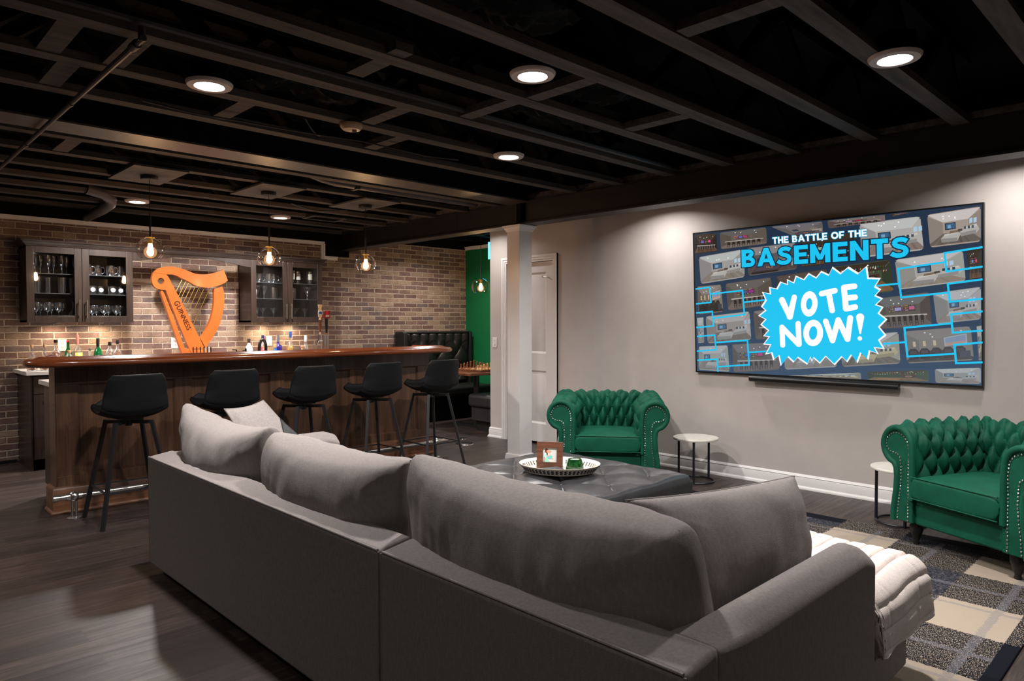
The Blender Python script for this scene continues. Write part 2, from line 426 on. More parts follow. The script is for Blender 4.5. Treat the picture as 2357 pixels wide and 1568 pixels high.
def text_mb(mb, s, L, H, fn, depth=.002, bold=0., space=1., color=None):
    """lettering fitted to length L and height H, laid on by fn(x, y, z)"""
    cu = bpy.data.curves.new('lettering', 'FONT'); cu.body = s; cu.offset = bold; cu.space_character = space; cu.resolution_u = 3
    o = bpy.data.objects.new('lettering', cu); col.objects.link(o)
    dg = bpy.context.evaluated_depsgraph_get(); dg.update()
    me = bpy.data.meshes.new_from_object(o.evaluated_get(dg))
    vs = [v.co.copy() for v in me.vertices]; fs = [tuple(p.vertices) for p in me.polygons]
    bpy.data.objects.remove(o); bpy.data.curves.remove(cu); bpy.data.meshes.remove(me)
    x0 = min(v.x for v in vs); x1 = max(v.x for v in vs); y0 = min(v.y for v in vs); y1 = max(v.y for v in vs)
    mb.add([fn((v.x-x0)/(x1-x0)*L, (v.y-y0)/(y1-y0)*H, depth) for v in vs], fs)
    if color: mb.c += [color]*len(fs)
# ------------------------------------------------------------------ lights in the ceiling (downlights)
cans = [((1.347, 3.472), 'over the far end of the grey sofa'), ((2.375, 2.291), 'over the leather ottoman, upper middle of the picture'),
        ((3.365, 1.045), 'at the upper right, above the plaid rug'), ((3.396, 3.506), 'between ottoman and white column, smaller disc'),
        ((2.116, 7.216), 'behind the bar near the left glass cabinet'), ((3.548, 7.224), 'behind the bar near the right glass cabinet')]
ring = MB().lathe([(.066, 0), (.07, -.006), (.1, -.004), (.106, .004), (.108, .012), (.07, .014), (.066, 0)], n=40)
lensmb = MB().lathe([(0, .002), (.067, .002), (.067, .0045), (0, .0045)], n=40)
can_box = MB().lathe([(0, .012), (.085, .012), (.085, .10), (0, .10)], n=24)
can0 = None
for i, ((x, y), wh) in enumerate(cans):
    z = 2.488
    lab = 'round recessed ceiling light '+wh
    if can0 is None:
        can0 = thing('recessed_light', lab, 'ceiling light', (x, y, z), 0, 'recessed ceiling lights')
        part('trim_ring', ring, M['trimring'], can0); part('lens', lensmb, M['lens'], can0); part('housing', can_box, M['black'], can0)
    else: dup(can0, (x, y, z), None, lab)
    lamp('can_or_fill_light', 'AREA', (x, y, z-.012), CAN_W*(1.25 if y > 7 else 1), (1., .95, .92), .13, 150)
# bare lamps behind the steel beam for the wall pools; booth fill is added
for x, y, e in ((5.18, 3.62, 12), (5.18, .93, 12), (5.18, 5.95, 8), (5.9, 7.3, 20)):
    lamp('wall_or_fill_light', 'AREA', (x, y, 2.47), e, (1., .95, .92), .12, 150)
for x, y, e in ((.2, 1.0, 4), (-.6, 3.6, 9), (1.2, -1.2, 3), (3.4, -1.3, 12), (-.4, 6.9, 26)):  # unseen fill lamps without fittings, added to brighten the room
    lamp('can_or_fill_light', 'AREA', (x, y, 2.476), e, (1., .95, .92), .13, 130)

# ------------------------------------------------------------------ shell
XW, YB, XG = 5.6, 8.2, 7.02
struct('floor', MB().box(-3.2, 9, -3, 8.4, -.1, 0), M['floor'])
struct('wall_brick', MB().box(-3.2, XG+.15, YB, YB+.15, 0, 2.9), M['brick'])
struct('wall_green', MB().box(XG, XG+.15, 6.0, YB, 0, 2.9), M['green'])
# wall with the door opening, and its return beside the booth
DY0, DY1, DZ = 5.10, 5.815, 2.018
mb = MB().box(XW, XW+.14, -3, DY0-.02, 0, 2.9).box(XW, XW+.14, DY1+.02, 6.10, 0, 2.9).box(XW, XW+.14, DY0-.02, DY1+.02, DZ+.01, 2.9)
struct('wall_right', mb, M['wall'])
struct('wall_partition', MB().box(XW+.14, XG, 6.0, 6.10, 0, 2.9), M['wall'])
# black painted band above the crown strips, up among the joists
struct('trim_6', MB().box(-3.2, 4.61, YB-.012, YB, 2.378, 2.9), M['black'])
struct('trim_7', MB().box(4.615, XG, YB-.012, YB, 2.46, 2.9).box(4.615, 4.98, YB-.010, YB, 2.215, 2.46), M['black'])
struct('trim_8', MB().box(XG-.012, XG, 6.1, YB, 2.507, 2.9), M['black'])
struct('trim_9', MB().box(XW-.012, XW, -3, 6.10, 2.475, 2.9), M['black'])
struct('wall_left', MB().box(-3.35, -3.2, -3, 8.4, 0, 2.9), M['wall'])
struct('wall_back', MB().box(-3.2, XW, -3.15, -3, 0, 2.9), M['wall'])
struct('ceiling', MB().box(-3.2, 9, -3, 8.4, 2.9, 2.95), M['deck'])

def sweep(prof, path, closed=False):
    """profile (offset out to the right-hand side of travel, z) swept along a flat path with mitred corners"""
    P = [Vector((p[0], p[1])) for p in path]; N = len(P); rows = []
    for i, p in enumerate(P):
        a = (p-P[i-1]).normalized() if (i > 0 or closed) else None
        b = (P[(i+1) % N]-p).normalized() if (i < N-1 or closed) else None
        if a is None: a = b
        if b is None: b = a
        na, nb = Vector((a.y, -a.x)), Vector((b.y, -b.x)); m = (na+nb).normalized(); k = 1/max(.35, m.dot(na))
        rows.append([(p.x+m.x*o*k, p.y+m.y*o*k, z) for o, z in prof])
    mb = MB(); n = len(prof); vs = [v for r in rows for v in r]; fs = []
    for i in range(N if closed else N-1):
        j = (i+1) % N
        fs += [(i*n+k, i*n+(k+1) % n, j*n+(k+1) % n, j*n+k) for k in range(n)]
    if not closed: fs += [tuple(range(n))[::-1], tuple(range((N-1)*n, N*n))]
    return mb.add(vs, fs)
# crown strip on the brick wall, stepping down round the beam end, then on again to the green wall
def strip_xz(pts, w=.042):
    mb = MB()
    for (x0, z0), (x1, z1) in zip(pts, pts[1:]):
        if abs(z0-z1) < .05:
            for dz0, dz1, dy in ((0, w, .018), (w*.55, w, .03), (w*.8, w, .038)):
                mb.add([(x, y, z) for x, zb in ((x0, z0), (x1, z1)) for y, z in ((YB-dy, zb+dz0), (YB, zb+dz0), (YB, zb+dz1), (YB-dy, zb+dz1))], [(0, 1, 2, 3), (7, 6, 5, 4), (0, 4, 5, 1), (1, 5, 6, 2), (2, 6, 7, 3), (3, 7, 4, 0)])
        else:
            lo, hi = min(z0, z1), max(z0, z1)+w
            mb.box(x0-w, x0, YB-.018, YB, lo, hi); mb.box(x0-w*.45, x0, YB-.03, YB, lo, hi)
    return mb
struct('trim_1', strip_xz([(-3.2, 2.335), (4.61, 2.352)]), M['white'])
mb = MB().box(4.57, 4.615, YB-.022, YB, 2.165, 2.37).box(4.595, 4.615, YB-.034, YB, 2.165, 2.37).box(4.615, 4.80, YB-.022, YB, 2.165, 2.212).box(4.615, 4.80, YB-.036, YB, 2.192, 2.212)
struct('trim_2', mb, M['white'])
struct('trim_3', strip_xz([(4.98, 2.40), (XG, 2.455)], .05), M['white'])
mb = MB().box(XG-.02, XG, 6.1, YB, 2.455, 2.505).box(XG-.034, XG, 6.1, YB, 2.485, 2.505)
struct('trim_4', mb, M['white'])
# baseboards
bb = [(0, 0), (.026, 0), (.026, .012), (.02, .022), (.014, .026), (.014, .085), (.010, .094), (.013, .10), (.006, .113), (0, .118)]
struct('baseboard_right', sweep([(-o, z) for o, z in bb], [(XW, -3), (XW, DY0-.075)]), M['white'])
struct('baseboard_partition', sweep([(-o, z) for o, z in bb], [(XW, DY1+.075), (XW, 6.10), (XG, 6.10)]), M['white'])
struct('baseboard_brick', MB().box(-3.2, 1.3, YB-.012, YB, 0, .03), M['blackplastic'])
# door with casing
cas = MB()
for dx, w0, w1 in ((.012, 0, .07), (.018, .02, .07), (.024, .045, .07)):
    cas.box(XW-dx, XW, DY0-w1, DY0-w0, 0, DZ+w1).box(XW-dx, XW, DY1+w0, DY1+w1, 0, DZ+w1).box(XW-dx, XW, DY0-w0, DY1+w0, DZ+w0, DZ+w1)
cas.box(XW, XW+.14, DY0-.02, DY0, 0, DZ+.01).box(XW, XW+.14, DY1, DY1+.02, 0, DZ+.01).box(XW, XW+.14, DY0, DY1, DZ, DZ+.012)
struct('trim_5', cas, M['white'])
door = MB(); XD = XW+.035
door.box(XD+.018, XD+.035, DY0+.004, DY1-.004, .025, DZ-.004)
py0, py1 = DY0+.135, DY1-.135
for z0, z1 in ((.025, .225), (.815, 1.005), (1.90, DZ-.004)): door.box(XD, XD+.02, py0, py1, z0, z1)
for y0, y1 in ((DY0+.004, py0), (py1, DY1-.004)): door.box(XD, XD+.02, y0, y1, .025, DZ-.004)
for z0, z1 in ((.225, .815), (1.005, 1.90)):
    a, b = .022, .060
    vs = [(XD+.0, py0, z0), (XD+.0, py1, z0), (XD+.0, py1, z1), (XD+.0, py0, z1)]
    vs += [(XD+.016, py0+a, z0+a), (XD+.016, py1-a, z0+a), (XD+.016, py1-a, z1-a), (XD+.016, py0+a, z1-a)]
    vs += [(XD+.002, py0+b, z0+b), (XD+.002, py1-b, z0+b), (XD+.002, py1-b, z1-b), (XD+.002, py0+b, z1-b)]
    fs = [(i, (i+1) % 4, 4+(i+1) % 4, 4+i) for i in range(4)]+[(4+i, 4+(i+1) % 4, 8+(i+1) % 4, 8+i) for i in range(4)]+[(8, 9, 10, 11)]
    door.add(vs, fs)
dr = struct('door_1', door, M['white'])
for z in (1.05, 1.80, .28):
    part('hinge', MB().cyl((XD-.004, DY0+.001, z-.045), (XD-.004, DY0+.001, z+.045), .006, n=10).box(XD-.004, XD+.001, DY0-.001, DY0+.016, z-.045, z+.045), solid('satin_nickel', (150, 146, 142), .45), dr)
part('strike_plate', MB().box(XD-.006, XD+.002, DY1-.012, DY1-.002, .90, 1.0), M['steel'], dr)
part('door_stop', MB().cyl((XD-.002, DY0+.02, 1.80), (XD-.06, DY0+.05, 1.835), .006).cyl((XD-.06, DY0+.05, 1.835), (XD-.06, DY0+.13, 1.845), .006).ball((XD-.06, DY0+.13, 1.845), .012), M['steel'], dr)

# ------------------------------------------------------------------ steel beam, header beam, column
bx0, bx1, bz0, bz1 = 4.80, 4.98, 2.292, 2.525
bm_ = thing('steel_beam', 'long black steel I-beam running from over the white column to the brick wall', 'beam', (4.89, 2.6, bz0))
prof_w = .012
mb = MB()
for y0, y1 in ((-2.98, 4.80), (4.86, 8.18)):
    mb.box(bx0, bx1, y0, y1, bz0, bz0+.016).box(bx0, bx1, y0, y1, bz1-.016, bz1).box(bx0+.055, bx0+.068, y0, y1, bz0+.016, bz1-.016)
part('beam_section', mb, M['steelblack'], bm_, True)
part('splice_plate', MB().box(bx0+.01, bx1-.01, 4.80, 4.86, bz0+.004, bz1-.004), M['black'], bm_, True)
mb = MB().box(bx0-.005, bx1+.005, -2.98, 4.75, bz1, bz1+.038).box(bx0-.005, bx1+.005, 4.9, 8.18, bz1, bz1+.038)
part('nailer_plank', mb, M['joist'], bm_, True)
# pocket that hides the bolts in the web
hb = thing('header_beam', 'wide black header beam whose lit underside crosses the ceiling above the bar stools', 'beam', (1, 4.8, 2.488))
mb = MB().box(-3.19, bx0-.02, 4.79, 4.805, 2.50, 2.78).box(-3.19, bx0-.02, 4.665, 4.93, 2.78, 2.79)
part('beam_section', mb, M['steelblack'], hb, True)
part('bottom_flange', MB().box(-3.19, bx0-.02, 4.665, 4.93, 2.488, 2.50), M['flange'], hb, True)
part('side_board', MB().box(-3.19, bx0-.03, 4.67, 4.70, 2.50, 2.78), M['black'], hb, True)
# white column
cx, cy, cw = 4.80, 4.81, .172
ct = thing('column', 'square white boxed column standing between the door and the ottoman under the steel beam', 'column', (cx+cw/2, cy+cw/2, 0))
part('shaft', MB().box(cx, cx+cw, cy, cy+cw, .0, 2.27), M['white'], ct, True, bevel=.003)
def collar(prof, x, y, w): return sweep(prof, [(x, y), (x+w, y), (x+w, y+w), (x, y+w)], True)
part('capital', collar([(-.01, 2.235), (.006, 2.235), (.01, 2.247), (.02, 2.257), (.022, 2.268), (.034, 2.275), (.036, 2.290), (-.01, 2.290)], cx, cy, cw), M['white'], ct, True)
part('base_molding', collar([(-.01, 0), (.018, 0), (.018, .015), (.012, .05), (.006, .056), (-.01, .058)], cx, cy, cw), M['white'], ct, True)

# ------------------------------------------------------------------ open-web ceiling joists
def joist_mb(x0, x1):
    a = MB().box(x0, x1, -.045, .045, 0, .038); b = MB().box(x0, x1, -.045, .045, .335, .373); c = MB()
    x = x0+.2; k = 0
    while x < x1-.5:
        c.bar((x, 0, .03), (x+.36, 0, .345), .036, .085, up=(0, 1, 0)); c.bar((x+.44, 0, .345), (x+.80, 0, .03), .036, .085, up=(0, 1, 0)); x += .86
    return a, b, c
names = []
ys = [-2.35+.497*i for i in range(0, 14)]
yj = [5.10+.497*k for k in range(-12, 7) if k not in (-1,)]
yj = [y if not 6.0 < y < 6.2 else y+.04 for y in yj]
j0 = None
def jlab(k):
    if k >= 0: return 'dark wooden ceiling joist over the bar, %s behind the wide header beam' % ORD[k]
    return 'dark wooden ceiling joist over the sofa side, %s from the header beam' % ORD[-k-2]
for k in range(-13, 7):
    if k == -1: continue
    y = 5.10+.497*k+(.04 if k in (2, 3) else 0)
    if j0 is None:
        j0 = thing('ceiling_joist', jlab(k), 'joist', (0, y, 2.50), 0, 'ceiling joists left of the steel beam')
        a, b, c = joist_mb(-3.19, 4.79)
        part('bottom_chord', a, M['joist'], j0); part('top_chord', b, M['black'], j0); part('web', c, M['black'], j0)  # lit bottom chord, shaded webs and top chord: light put into the colours
    else: dup(j0, (0, y, 2.50), None, jlab(k))
# joists over the booth, beyond the beam
jb = None
for i, y in enumerate((6.38, 6.88, 7.38, 7.9)):
    lab = 'black ceiling joist above the booth nook, %s from the partition wall' % ORD[i]
    if jb is None:
        jb = thing('ceiling_joist', lab, 'joist', (0, y, 2.56), 0, 'ceiling joists above the booth')
        a, b, c = joist_mb(5.0, 6.99)
        part('bottom_chord', a, M['black'], jb); part('top_chord', MB().box(5.0, 6.99, -.045, .045, .30, .335), M['black'], jb)
        part('web', MB().bar((5.2, 0, .03), (5.56, 0, .31), .036, .085, up=(0, 1, 0)).bar((5.64, 0, .31), (6.0, 0, .03), .036, .085, up=(0, 1, 0)), M['black'], jb)
    else: dup(jb, (0, y, 2.56), None, lab)
# blocking boards between joists
blocks = [((1.80, 2.70), 'board', 'short board lit brown between two joists above the sofa middle'), ((2.66, 2.37), 'board', 'short board beside the ceiling light over the ottoman'),
          ((2.62, 2.86), 'board', 'short board two joist bays behind the light over the ottoman'), ((2.62, 3.84), 'board', 'lit short board left of the light near the column'),
          ((2.28, 3.34), 'board', 'short board in the bay right of the smoke alarm'), ((2.5, 1.37), 'board', 'long cross board high at the top of the picture'), ((3.5, 2.37), 'board', 'short board right of the light over the ottoman'),
          ((.70, 3.36), 'board', 'short board at the far upper left, nearer the pipe'), ((.95, 3.36), 'board', 'short lit board beside the sprinkler pipe at upper left'),
          ((.80, 3.85), 'board', 'short board two bays down at the far left of the ceiling'), ((1.62, 3.85), 'board', 'lit board beside the ceiling light over the sofa'), ((1.15, 5.35), 'board', 'board just behind the header beam near the left edge')]
b0 = MB().box(-.045, .045, -.2, .2, 0, .038)
bl = None
for (x, y), _, lab in blocks:
    if bl is None: bl = single('blocking_board', b0, M['joist'], lab, 'board', 'blocking boards between the joists', smooth=0); bl.location = (x, y, 2.505)
    else:
        c = bl.copy(); col.objects.link(c); c.location = (x, y, 2.505); c['label'] = lab
# pipes
pts = [(.905, 2.98+.2*i, 2.452) for i in range(0, 26)]
single('sprinkler_pipe', MB().tube(pts, .0125, 10).cyl((.905, 5.2, 2.452), (.905, 5.25, 2.452), .017).cyl((.905, 3.06, 2.452), (.905, 3.12, 2.452), .018).cyl((.905, 4.1, 2.452), (.905, 4.13, 2.452), .0155).cyl((.905, 3.0, 2.445), (.905, 3.0, 2.50), .014), M['duct'], 'thin brown pipe running diagonally across the upper left ceiling', 'pipe')
single('conduit_pipe', MB().tube([(-3.1, 3.02, 2.535), (1, 3.02, 2.535), (4.75, 3.02, 2.535)], .02, 10), M['steelblack'], 'long black pipe running alongside a joist above the sofa', 'pipe')
single('vent_duct', MB().tube([(1.66, 7.06, 2.53), (1.80, 7.08, 2.505), (1.88, 7.16, 2.475), (1.91, 7.3, 2.455), (1.92, 7.6, 2.44), (1.92, 8.18, 2.43)], .048, 18), M['duct'], 'grey round vent elbow running into the top of the brick wall', 'duct')
single('vent_duct', MB().tube([(2.9, 5.36, 2.60), (3.0, 5.34, 2.57), (3.12, 5.34, 2.555), (4.7, 5.34, 2.555)], .05, 16).box(3.3, 3.33, 5.285, 5.395, 2.50, 2.505).box(3.3, 3.33, 5.283, 5.288, 2.50, 2.9).box(3.3, 3.33, 5.392, 5.397, 2.50, 2.9), M['duct'], 'round duct lit brown lying behind the header beam toward the column', 'duct')
# insulation scraps and wires
def scrap(x0, x1, y0, y1, z, amp, seed):
    return MB().grid(34, 14, lambda u, v: (x0+(x1-x0)*u, y0+(y1-y0)*v+.03*noise.noise((u*5, seed, v*2)), z-amp*(.5+.5*math.sin(u*9+seed))*abs(math.sin(v*3.1))+.035*noise.noise((u*9+seed, v*7, seed))))
for q, lab in (((1.5, 2.1, 3.17, 3.55, 2.575, .05, 1), 'crumpled dark plastic sheet sagging beside the ceiling light over the sofa'), ((2.75, 3.2, 2.2, 2.55, 2.58, .04, 2), 'dark wrapped insulation bulging next to the light over the ottoman'),
               ((1.6, 2.15, 1.78, 2.06, 2.54, .06, 3), 'dark insulation wrap hanging below a joist at the top of the picture'), ((2.75, 3.5, 2.68, 2.93, 2.575, .04, 4), 'wrinkled insulation roll between joists left of the steel beam')):
    single('insulation_sheet', scrap(*q), M['black'], lab, 'insulation', 'loose insulation above the joists', solid_=.004)
def wire(pts, lab): single('ceiling_wire', MB().tube(pts, .005, 6), M['blackplastic'], lab, 'wire', 'wires hanging among the joists')
wire([(1.2+.25*i, 3.98-.02*i+.02*math.sin(i*2), 2.50-.02*abs(math.sin(i*.7))) for i in range(9)], 'thin wire strung below the joist left of the smoke alarm')
wire([(2.05+.04*i, 3.85+.03*i, 2.55-.05*math.sin(i*.5)) for i in range(7)], 'loose curled wire end above the smoke alarm')
wire([(3.2+.1*i, 6.3+.02*i, 2.49-.03*math.sin(i*.6)) for i in range(8)], 'wire sagging above the right end of the bar')
# smoke alarm and register
sa = thing('smoke_alarm', 'small round smoke alarm under a joist in the middle of the ceiling', 'smoke alarm', (2.21, 3.60, 2.498))
part('housing', MB().lathe([(0, -.035), (.05, -.033), (.062, -.02), (.068, -.006), (.068, 0), (0, 0)], n=28), solid('alarm_tan', (150, 112, 84)), sa)
part('test_button', MB().lathe([(0, -.04), (.014, -.039), (.014, -.03), (0, -.03)], (.02, 0, 0), 14), M['joist'], sa)
reg = thing('air_register', 'flat dark ceiling register frame behind the bar lights', 'vent', (3.95, 7.0, 2.49))
part('frame', MB().box(-.2, .2, -.13, -.1, 0, .012).box(-.2, .2, .1, .13, 0, .012).box(-.2, -.17, -.1, .1, 0, .012).box(.17, .2, -.1, .1, 0, .012), M['ply'], reg)
s_ = MB()
for i in range(7): s_.box(-.17, .17, -.085+.028*i, -.078+.028*i, .002, .011)
part('louvers', s_, M['black'], reg)

# ------------------------------------------------------------------ pendants over the bar and the booth table
def globe_prof(r, cut_top=.36, cut_bot=.72):
    pr = []
    a0, a1 = PI-math.asin(cut_bot), math.asin(cut_top)
    for i in range(29):
        a = a0+(a1-a0)*i/28; pr.append((r*math.sin(a), r*math.cos(a)*.93))
    return pr
def pendant(x, y, zg, ztop, r, label, board=True, group=None, bz=True):
    t = thing('pendant_lamp', label, 'pendant lamp', (x, y, ztop), 0, group)
    g = zg-ztop
    part('canopy', MB().lathe([(0, -.028), (.058, -.028), (.062, -.02), (.062, 0), (0, 0)], n=28), M['steelblack'], t)
    part('cord', MB().cyl((0, 0, g+.26), (0, 0, -.028), .0025, n=8), M['blackplastic'], t)
    part('stem', MB().cyl((0, 0, g+.09), (0, 0, g+.17), .006, n=10).cyl((0, 0, g+.17), (0, 0, g+.26), .008, n=10), M['steelblack'], t)
    part('socket', MB().lathe([(0, g+.045), (.019, g+.045), (.019, g+.085), (.032, g+.087), (.036, g+.093), (0, g+.095)], n=24), M['gold'], t)
    gl = MB().lathe([(rr, g+z) for rr, z in globe_prof(r)], n=48)
    part('glass_globe', gl, M['globe'], t, smooth=80)
    part('bulb_halo', MB().lathe([(0, g-.066)]+[(.046*math.sin(a), g-.02-.046*math.cos(a)) for a in [PI*i/14 for i in range(1, 13)]]+[(.014, g+.044)], n=24), M['bulbhalo'], t, smooth=80)  # halo of light added as a glowing shell, no real glass
    k = .024
    part('bulb', MB().lathe([(0, g-.050)]+[(k*math.sin(a), g-.02-.030*math.cos(a)) for a in [PI*i/10 for i in range(1, 8)]]+[(.014, g+.035), (.012, g+.046)], n=20), M['bulb'], t, smooth=80)
    return t
Yp = 5.80
pend = [(1.788, 'over the left end of the bar'), (2.742, 'over the middle of the bar'), (3.708, 'over the right end of the bar')]
pr = None
for i, (x, wh) in enumerate(pend):
    lab = 'clear glass globe pendant lamp with a glowing bulb '+wh
    if pr is None: pr = pendant(x, Yp, 1.908, 2.468, .099, lab, group='globe pendants over the bar')
    else: dup(pr, (x, Yp, 2.468), None, lab)
    o = single('ceiling_board', MB().box(x-.20, x+.18, Yp-.33, Yp+.33, 2.47, 2.484), M['ply'], 'square plywood board under the joists holding the pendant '+wh, 'board', 'plywood boards holding the bar pendants', smooth=0)
single('ceiling_board', MB().box(6.1, 6.5, 6.85, 7.42, 2.55, 2.562), M['black'], 'dark board under the booth joists holding the larger globe pendant', 'board', smooth=0)
pendant(6.30, 7.05, 1.83, 2.55, .125, 'larger clear glass globe pendant hanging before the green wall', group=None)
# harp outline, metres on its own plane
H_NECK = [[2.477, 1.882], [2.502, 1.91], [2.527, 1.929], [2.562, 1.941], [2.597, 1.948], [2.638, 1.951], [2.673, 1.951], [2.714, 1.945], [2.75, 1.939], [2.791, 1.926], [2.832, 1.911], [2.864, 1.898], [2.895, 1.89], [2.938, 1.884], [2.981, 1.884], [3.019, 1.887], [3.057, 1.894], [3.095, 1.904], [3.134, 1.917], [3.173, 1.931], [3.21, 1.949], [3.255, 1.829], [3.222, 1.801], [3.188, 1.783], [3.149, 1.765], [3.11, 1.753], [3.077, 1.746], [3.044, 1.741], [3.001, 1.74], [2.958, 1.744], [2.92, 1.752], [2.883, 1.766], [2.847, 1.787], [2.81, 1.808], [2.779, 1.823], [2.748, 1.834], [2.723, 1.848], [2.697, 1.859], [2.672, 1.866], [2.647, 1.868], [2.621, 1.868], [2.601, 1.866]]
H_BODY = [[2.601, 1.866], [2.611, 1.855], [2.623, 1.836], [2.646, 1.789], [2.685, 1.713], [2.725, 1.631], [2.776, 1.53], [2.826, 1.42], [2.878, 1.308], [2.929, 1.198], [2.971, 1.106], [3.013, 1.014], [3.024, 0.981], [2.863, 0.986], [2.85, 1.014], [2.802, 1.129], [2.751, 1.26], [2.702, 1.389], [2.662, 1.502], [2.623, 1.613], [2.604, 1.666], [2.592, 1.702], [2.569, 1.701], [2.546, 1.702], [2.519, 1.707], [2.495, 1.718], [2.476, 1.735], [2.462, 1.761], [2.456, 1.792], [2.457, 1.824], [2.464, 1.852], [2.477, 1.882], [2.502, 1.902], [2.532, 1.911], [2.567, 1.906]]
H_STRIP = [[2.539, 1.682], [2.552, 1.692], [2.564, 1.686], [2.579, 1.66], [2.612, 1.565], [2.652, 1.459], [2.691, 1.341], [2.73, 1.217], [2.765, 1.114], [2.778, 1.076], [2.791, 1.061], [2.806, 1.066], [2.822, 1.072], [2.853, 0.986], [2.758, 0.99], [2.719, 1.115], [2.669, 1.271], [2.621, 1.421], [2.582, 1.543], [2.558, 1.617]]
H_ARC = [[3.104, 1.73], [3.148, 1.743], [3.193, 1.759], [3.204, 1.722], [3.211, 1.683], [3.215, 1.627], [3.212, 1.571], [3.205, 1.515], [3.193, 1.453], [3.176, 1.391], [3.156, 1.329], [3.131, 1.273], [3.098, 1.212], [3.061, 1.157], [3.028, 1.114], [3.0, 1.073], [2.972, 1.126], [2.94, 1.184], [2.967, 1.214], [2.995, 1.252], [3.022, 1.302], [3.048, 1.357], [3.067, 1.413], [3.082, 1.468], [3.094, 1.535], [3.099, 1.602], [3.1, 1.669]]
H_STR = [[[2.769, 1.813], [2.701, 1.681]], [[2.808, 1.796], [2.725, 1.626]], [[2.836, 1.779], [2.743, 1.589]], [[2.876, 1.766], [2.765, 1.541]], [[2.912, 1.753], [2.789, 1.492]], [[2.951, 1.744], [2.814, 1.446]], [[3.006, 1.738], [2.842, 1.384]], [[3.068, 1.74], [2.872, 1.317]]]
H_HOLE = [[2.547, 1.793], [2.583, 1.794], [2.548, 1.831]]
# ------------------------------------------------------------------ bar
BX0, BX1, BY = 1.142, 4.43, 5.77
bar = thing('bar_counter', 'long dark wood home bar with recessed front panels standing before the brick wall', 'bar', ((BX0+BX1)/2, BY+.1, 0))
part('body', MB().box(BX0+.01, BX1-.01, BY+.012, BY+.175, 0, 1.043), M['barwood'], bar, True)
mb = MB().box(BX0, BX1, BY-.006, BY+.014, .908, 1.043).box(BX0, BX1, BY-.006, BY+.014, .15, .258)
n = 4; st = .12; pw = (BX1-BX0-.28-st*(n-1))/n; x = BX0
mb.box(BX0, BX0+.14, BY-.005, BY+.014, .258, .908).box(BX1-.14, BX1, BY-.005, BY+.014, .258, .908)
for i in range(n-1):
    xx = BX0+.14+pw*(i+1)+st*i; mb.box(xx, xx+st, BY-.005, BY+.014, .258, .908)
mb.box(BX0-.002, BX0+.012, BY-.004, BY+.18, 0, 1.043).box(BX1-.012, BX1+.002, BY-.004, BY+.18, 0, 1.043)
part('face_frame', mb, M['barwood'], bar, True, bevel=.003)
mb = MB()
for i in range(n):
    xx = BX0+.14+(pw+st)*i
    x0, x1, z0, z1, a = xx, xx+pw, .258, .908, .014
    o = [(x0, z0), (x1, z0), (x1, z1), (x0, z1)]; q = [(x0+a, z0+a), (x1-a, z0+a), (x1-a, z1-a), (x0+a, z1-a)]
    mb.add([(u, BY-.003, v) for u, v in o]+[(u, BY+.01, v) for u, v in q], [(k, (k+1) % 4, 4+(k+1) % 4, 4+k) for k in range(4)])
part('panel_molding', mb, M['barwood'], bar, True)
pb = [(-.01, 0), (.042, 0), (.044, .008), (.04, .018), (.030, .024), (.030, .165), (.022, .178), (.012, .187), (-.01, .187)]
part('skirting', sweep(pb, [(BX0, BY+.18), (BX0, BY), (BX1, BY), (BX1, BY+.18)][::1]), M['bartrim'], bar, True)
# top: slab and a rolled rail round the front and both ends
path = [(1.07, 6.0), (.99, 5.86), (.945, 5.72), (.935, 5.63), (.955, 5.55), (1.01, 5.50), (1.10, 5.472), (1.25, 5.465), (4.28, 5.465), (4.43, 5.472), (4.51, 5.50), (4.565, 5.55), (4.585, 5.63), (4.575, 5.74), (4.535, 5.86), (4.47, 6.0)]
rail_prof = [(-.15, 1.046), (-.15, 1.094), (-.135, 1.108), (-.115, 1.115), (-.09, 1.112), (-.07, 1.102), (-.05, 1.098), (-.03, 1.099), (-.012, 1.094), (0, 1.081), (.003, 1.068), (-.003, 1.056), (-.015, 1.048), (-.03, 1.044)]
inner = [(x*.956+2.76*.044, y+(.10 if y < 5.7 else 0)) for x, y in path]
slab = [(1.12, 6.0), (1.06, 5.8), (1.07, 5.62), (1.15, 5.58), (4.38, 5.58), (4.46, 5.62), (4.47, 5.8), (4.42, 6.0)]
top = part('bar_top', MB().prism(slab, lambda x, y: (x, y, 1.046), lambda x, y: (x, y, 1.098)), M['bartop'], bar, True, smooth=0, label='glossy reddish brown bar top')
part('edge_rail', sweep(rail_prof, path), M['bartop'], top, smooth=60)
# foot rail
RY, RZ = 5.555, .150
fr = thing('foot_rail', 'brushed steel foot rail on posts along the foot of the bar', 'foot rail', (2.78, RY, 0))
part('tube', MB().cyl((1.09, RY, RZ), (4.49, RY, RZ), .020, n=20), M['steel'], fr, True)
part('end_cap', MB().cyl((1.075, RY, RZ), (1.10, RY, RZ), .024, n=20), M['steel'], fr, True); part('end_cap', MB().cyl((4.48, RY, RZ), (4.50, RY, RZ), .024, n=20), M['steel'], fr, True)
for x in (1.20, 2.78, 4.36):
    b = MB().ball((x, RY, RZ), .036, 18, 12).cyl((x-.05, RY, RZ), (x+.05, RY, RZ), .026, n=20)
    b.cyl((x-.012, RY, .008), (x-.012, RY, RZ-.02), .009, n=12).cyl((x+.012, RY, .008), (x+.012, RY, RZ-.02), .009, n=12)
    b.lathe([(0, 0), (.045, 0), (.045, .005), (.02, .011), (0, .011)], (x, RY, 0), 24)
    part('bracket', b, M['steel'], fr, True, label='bracket with a ball joint')
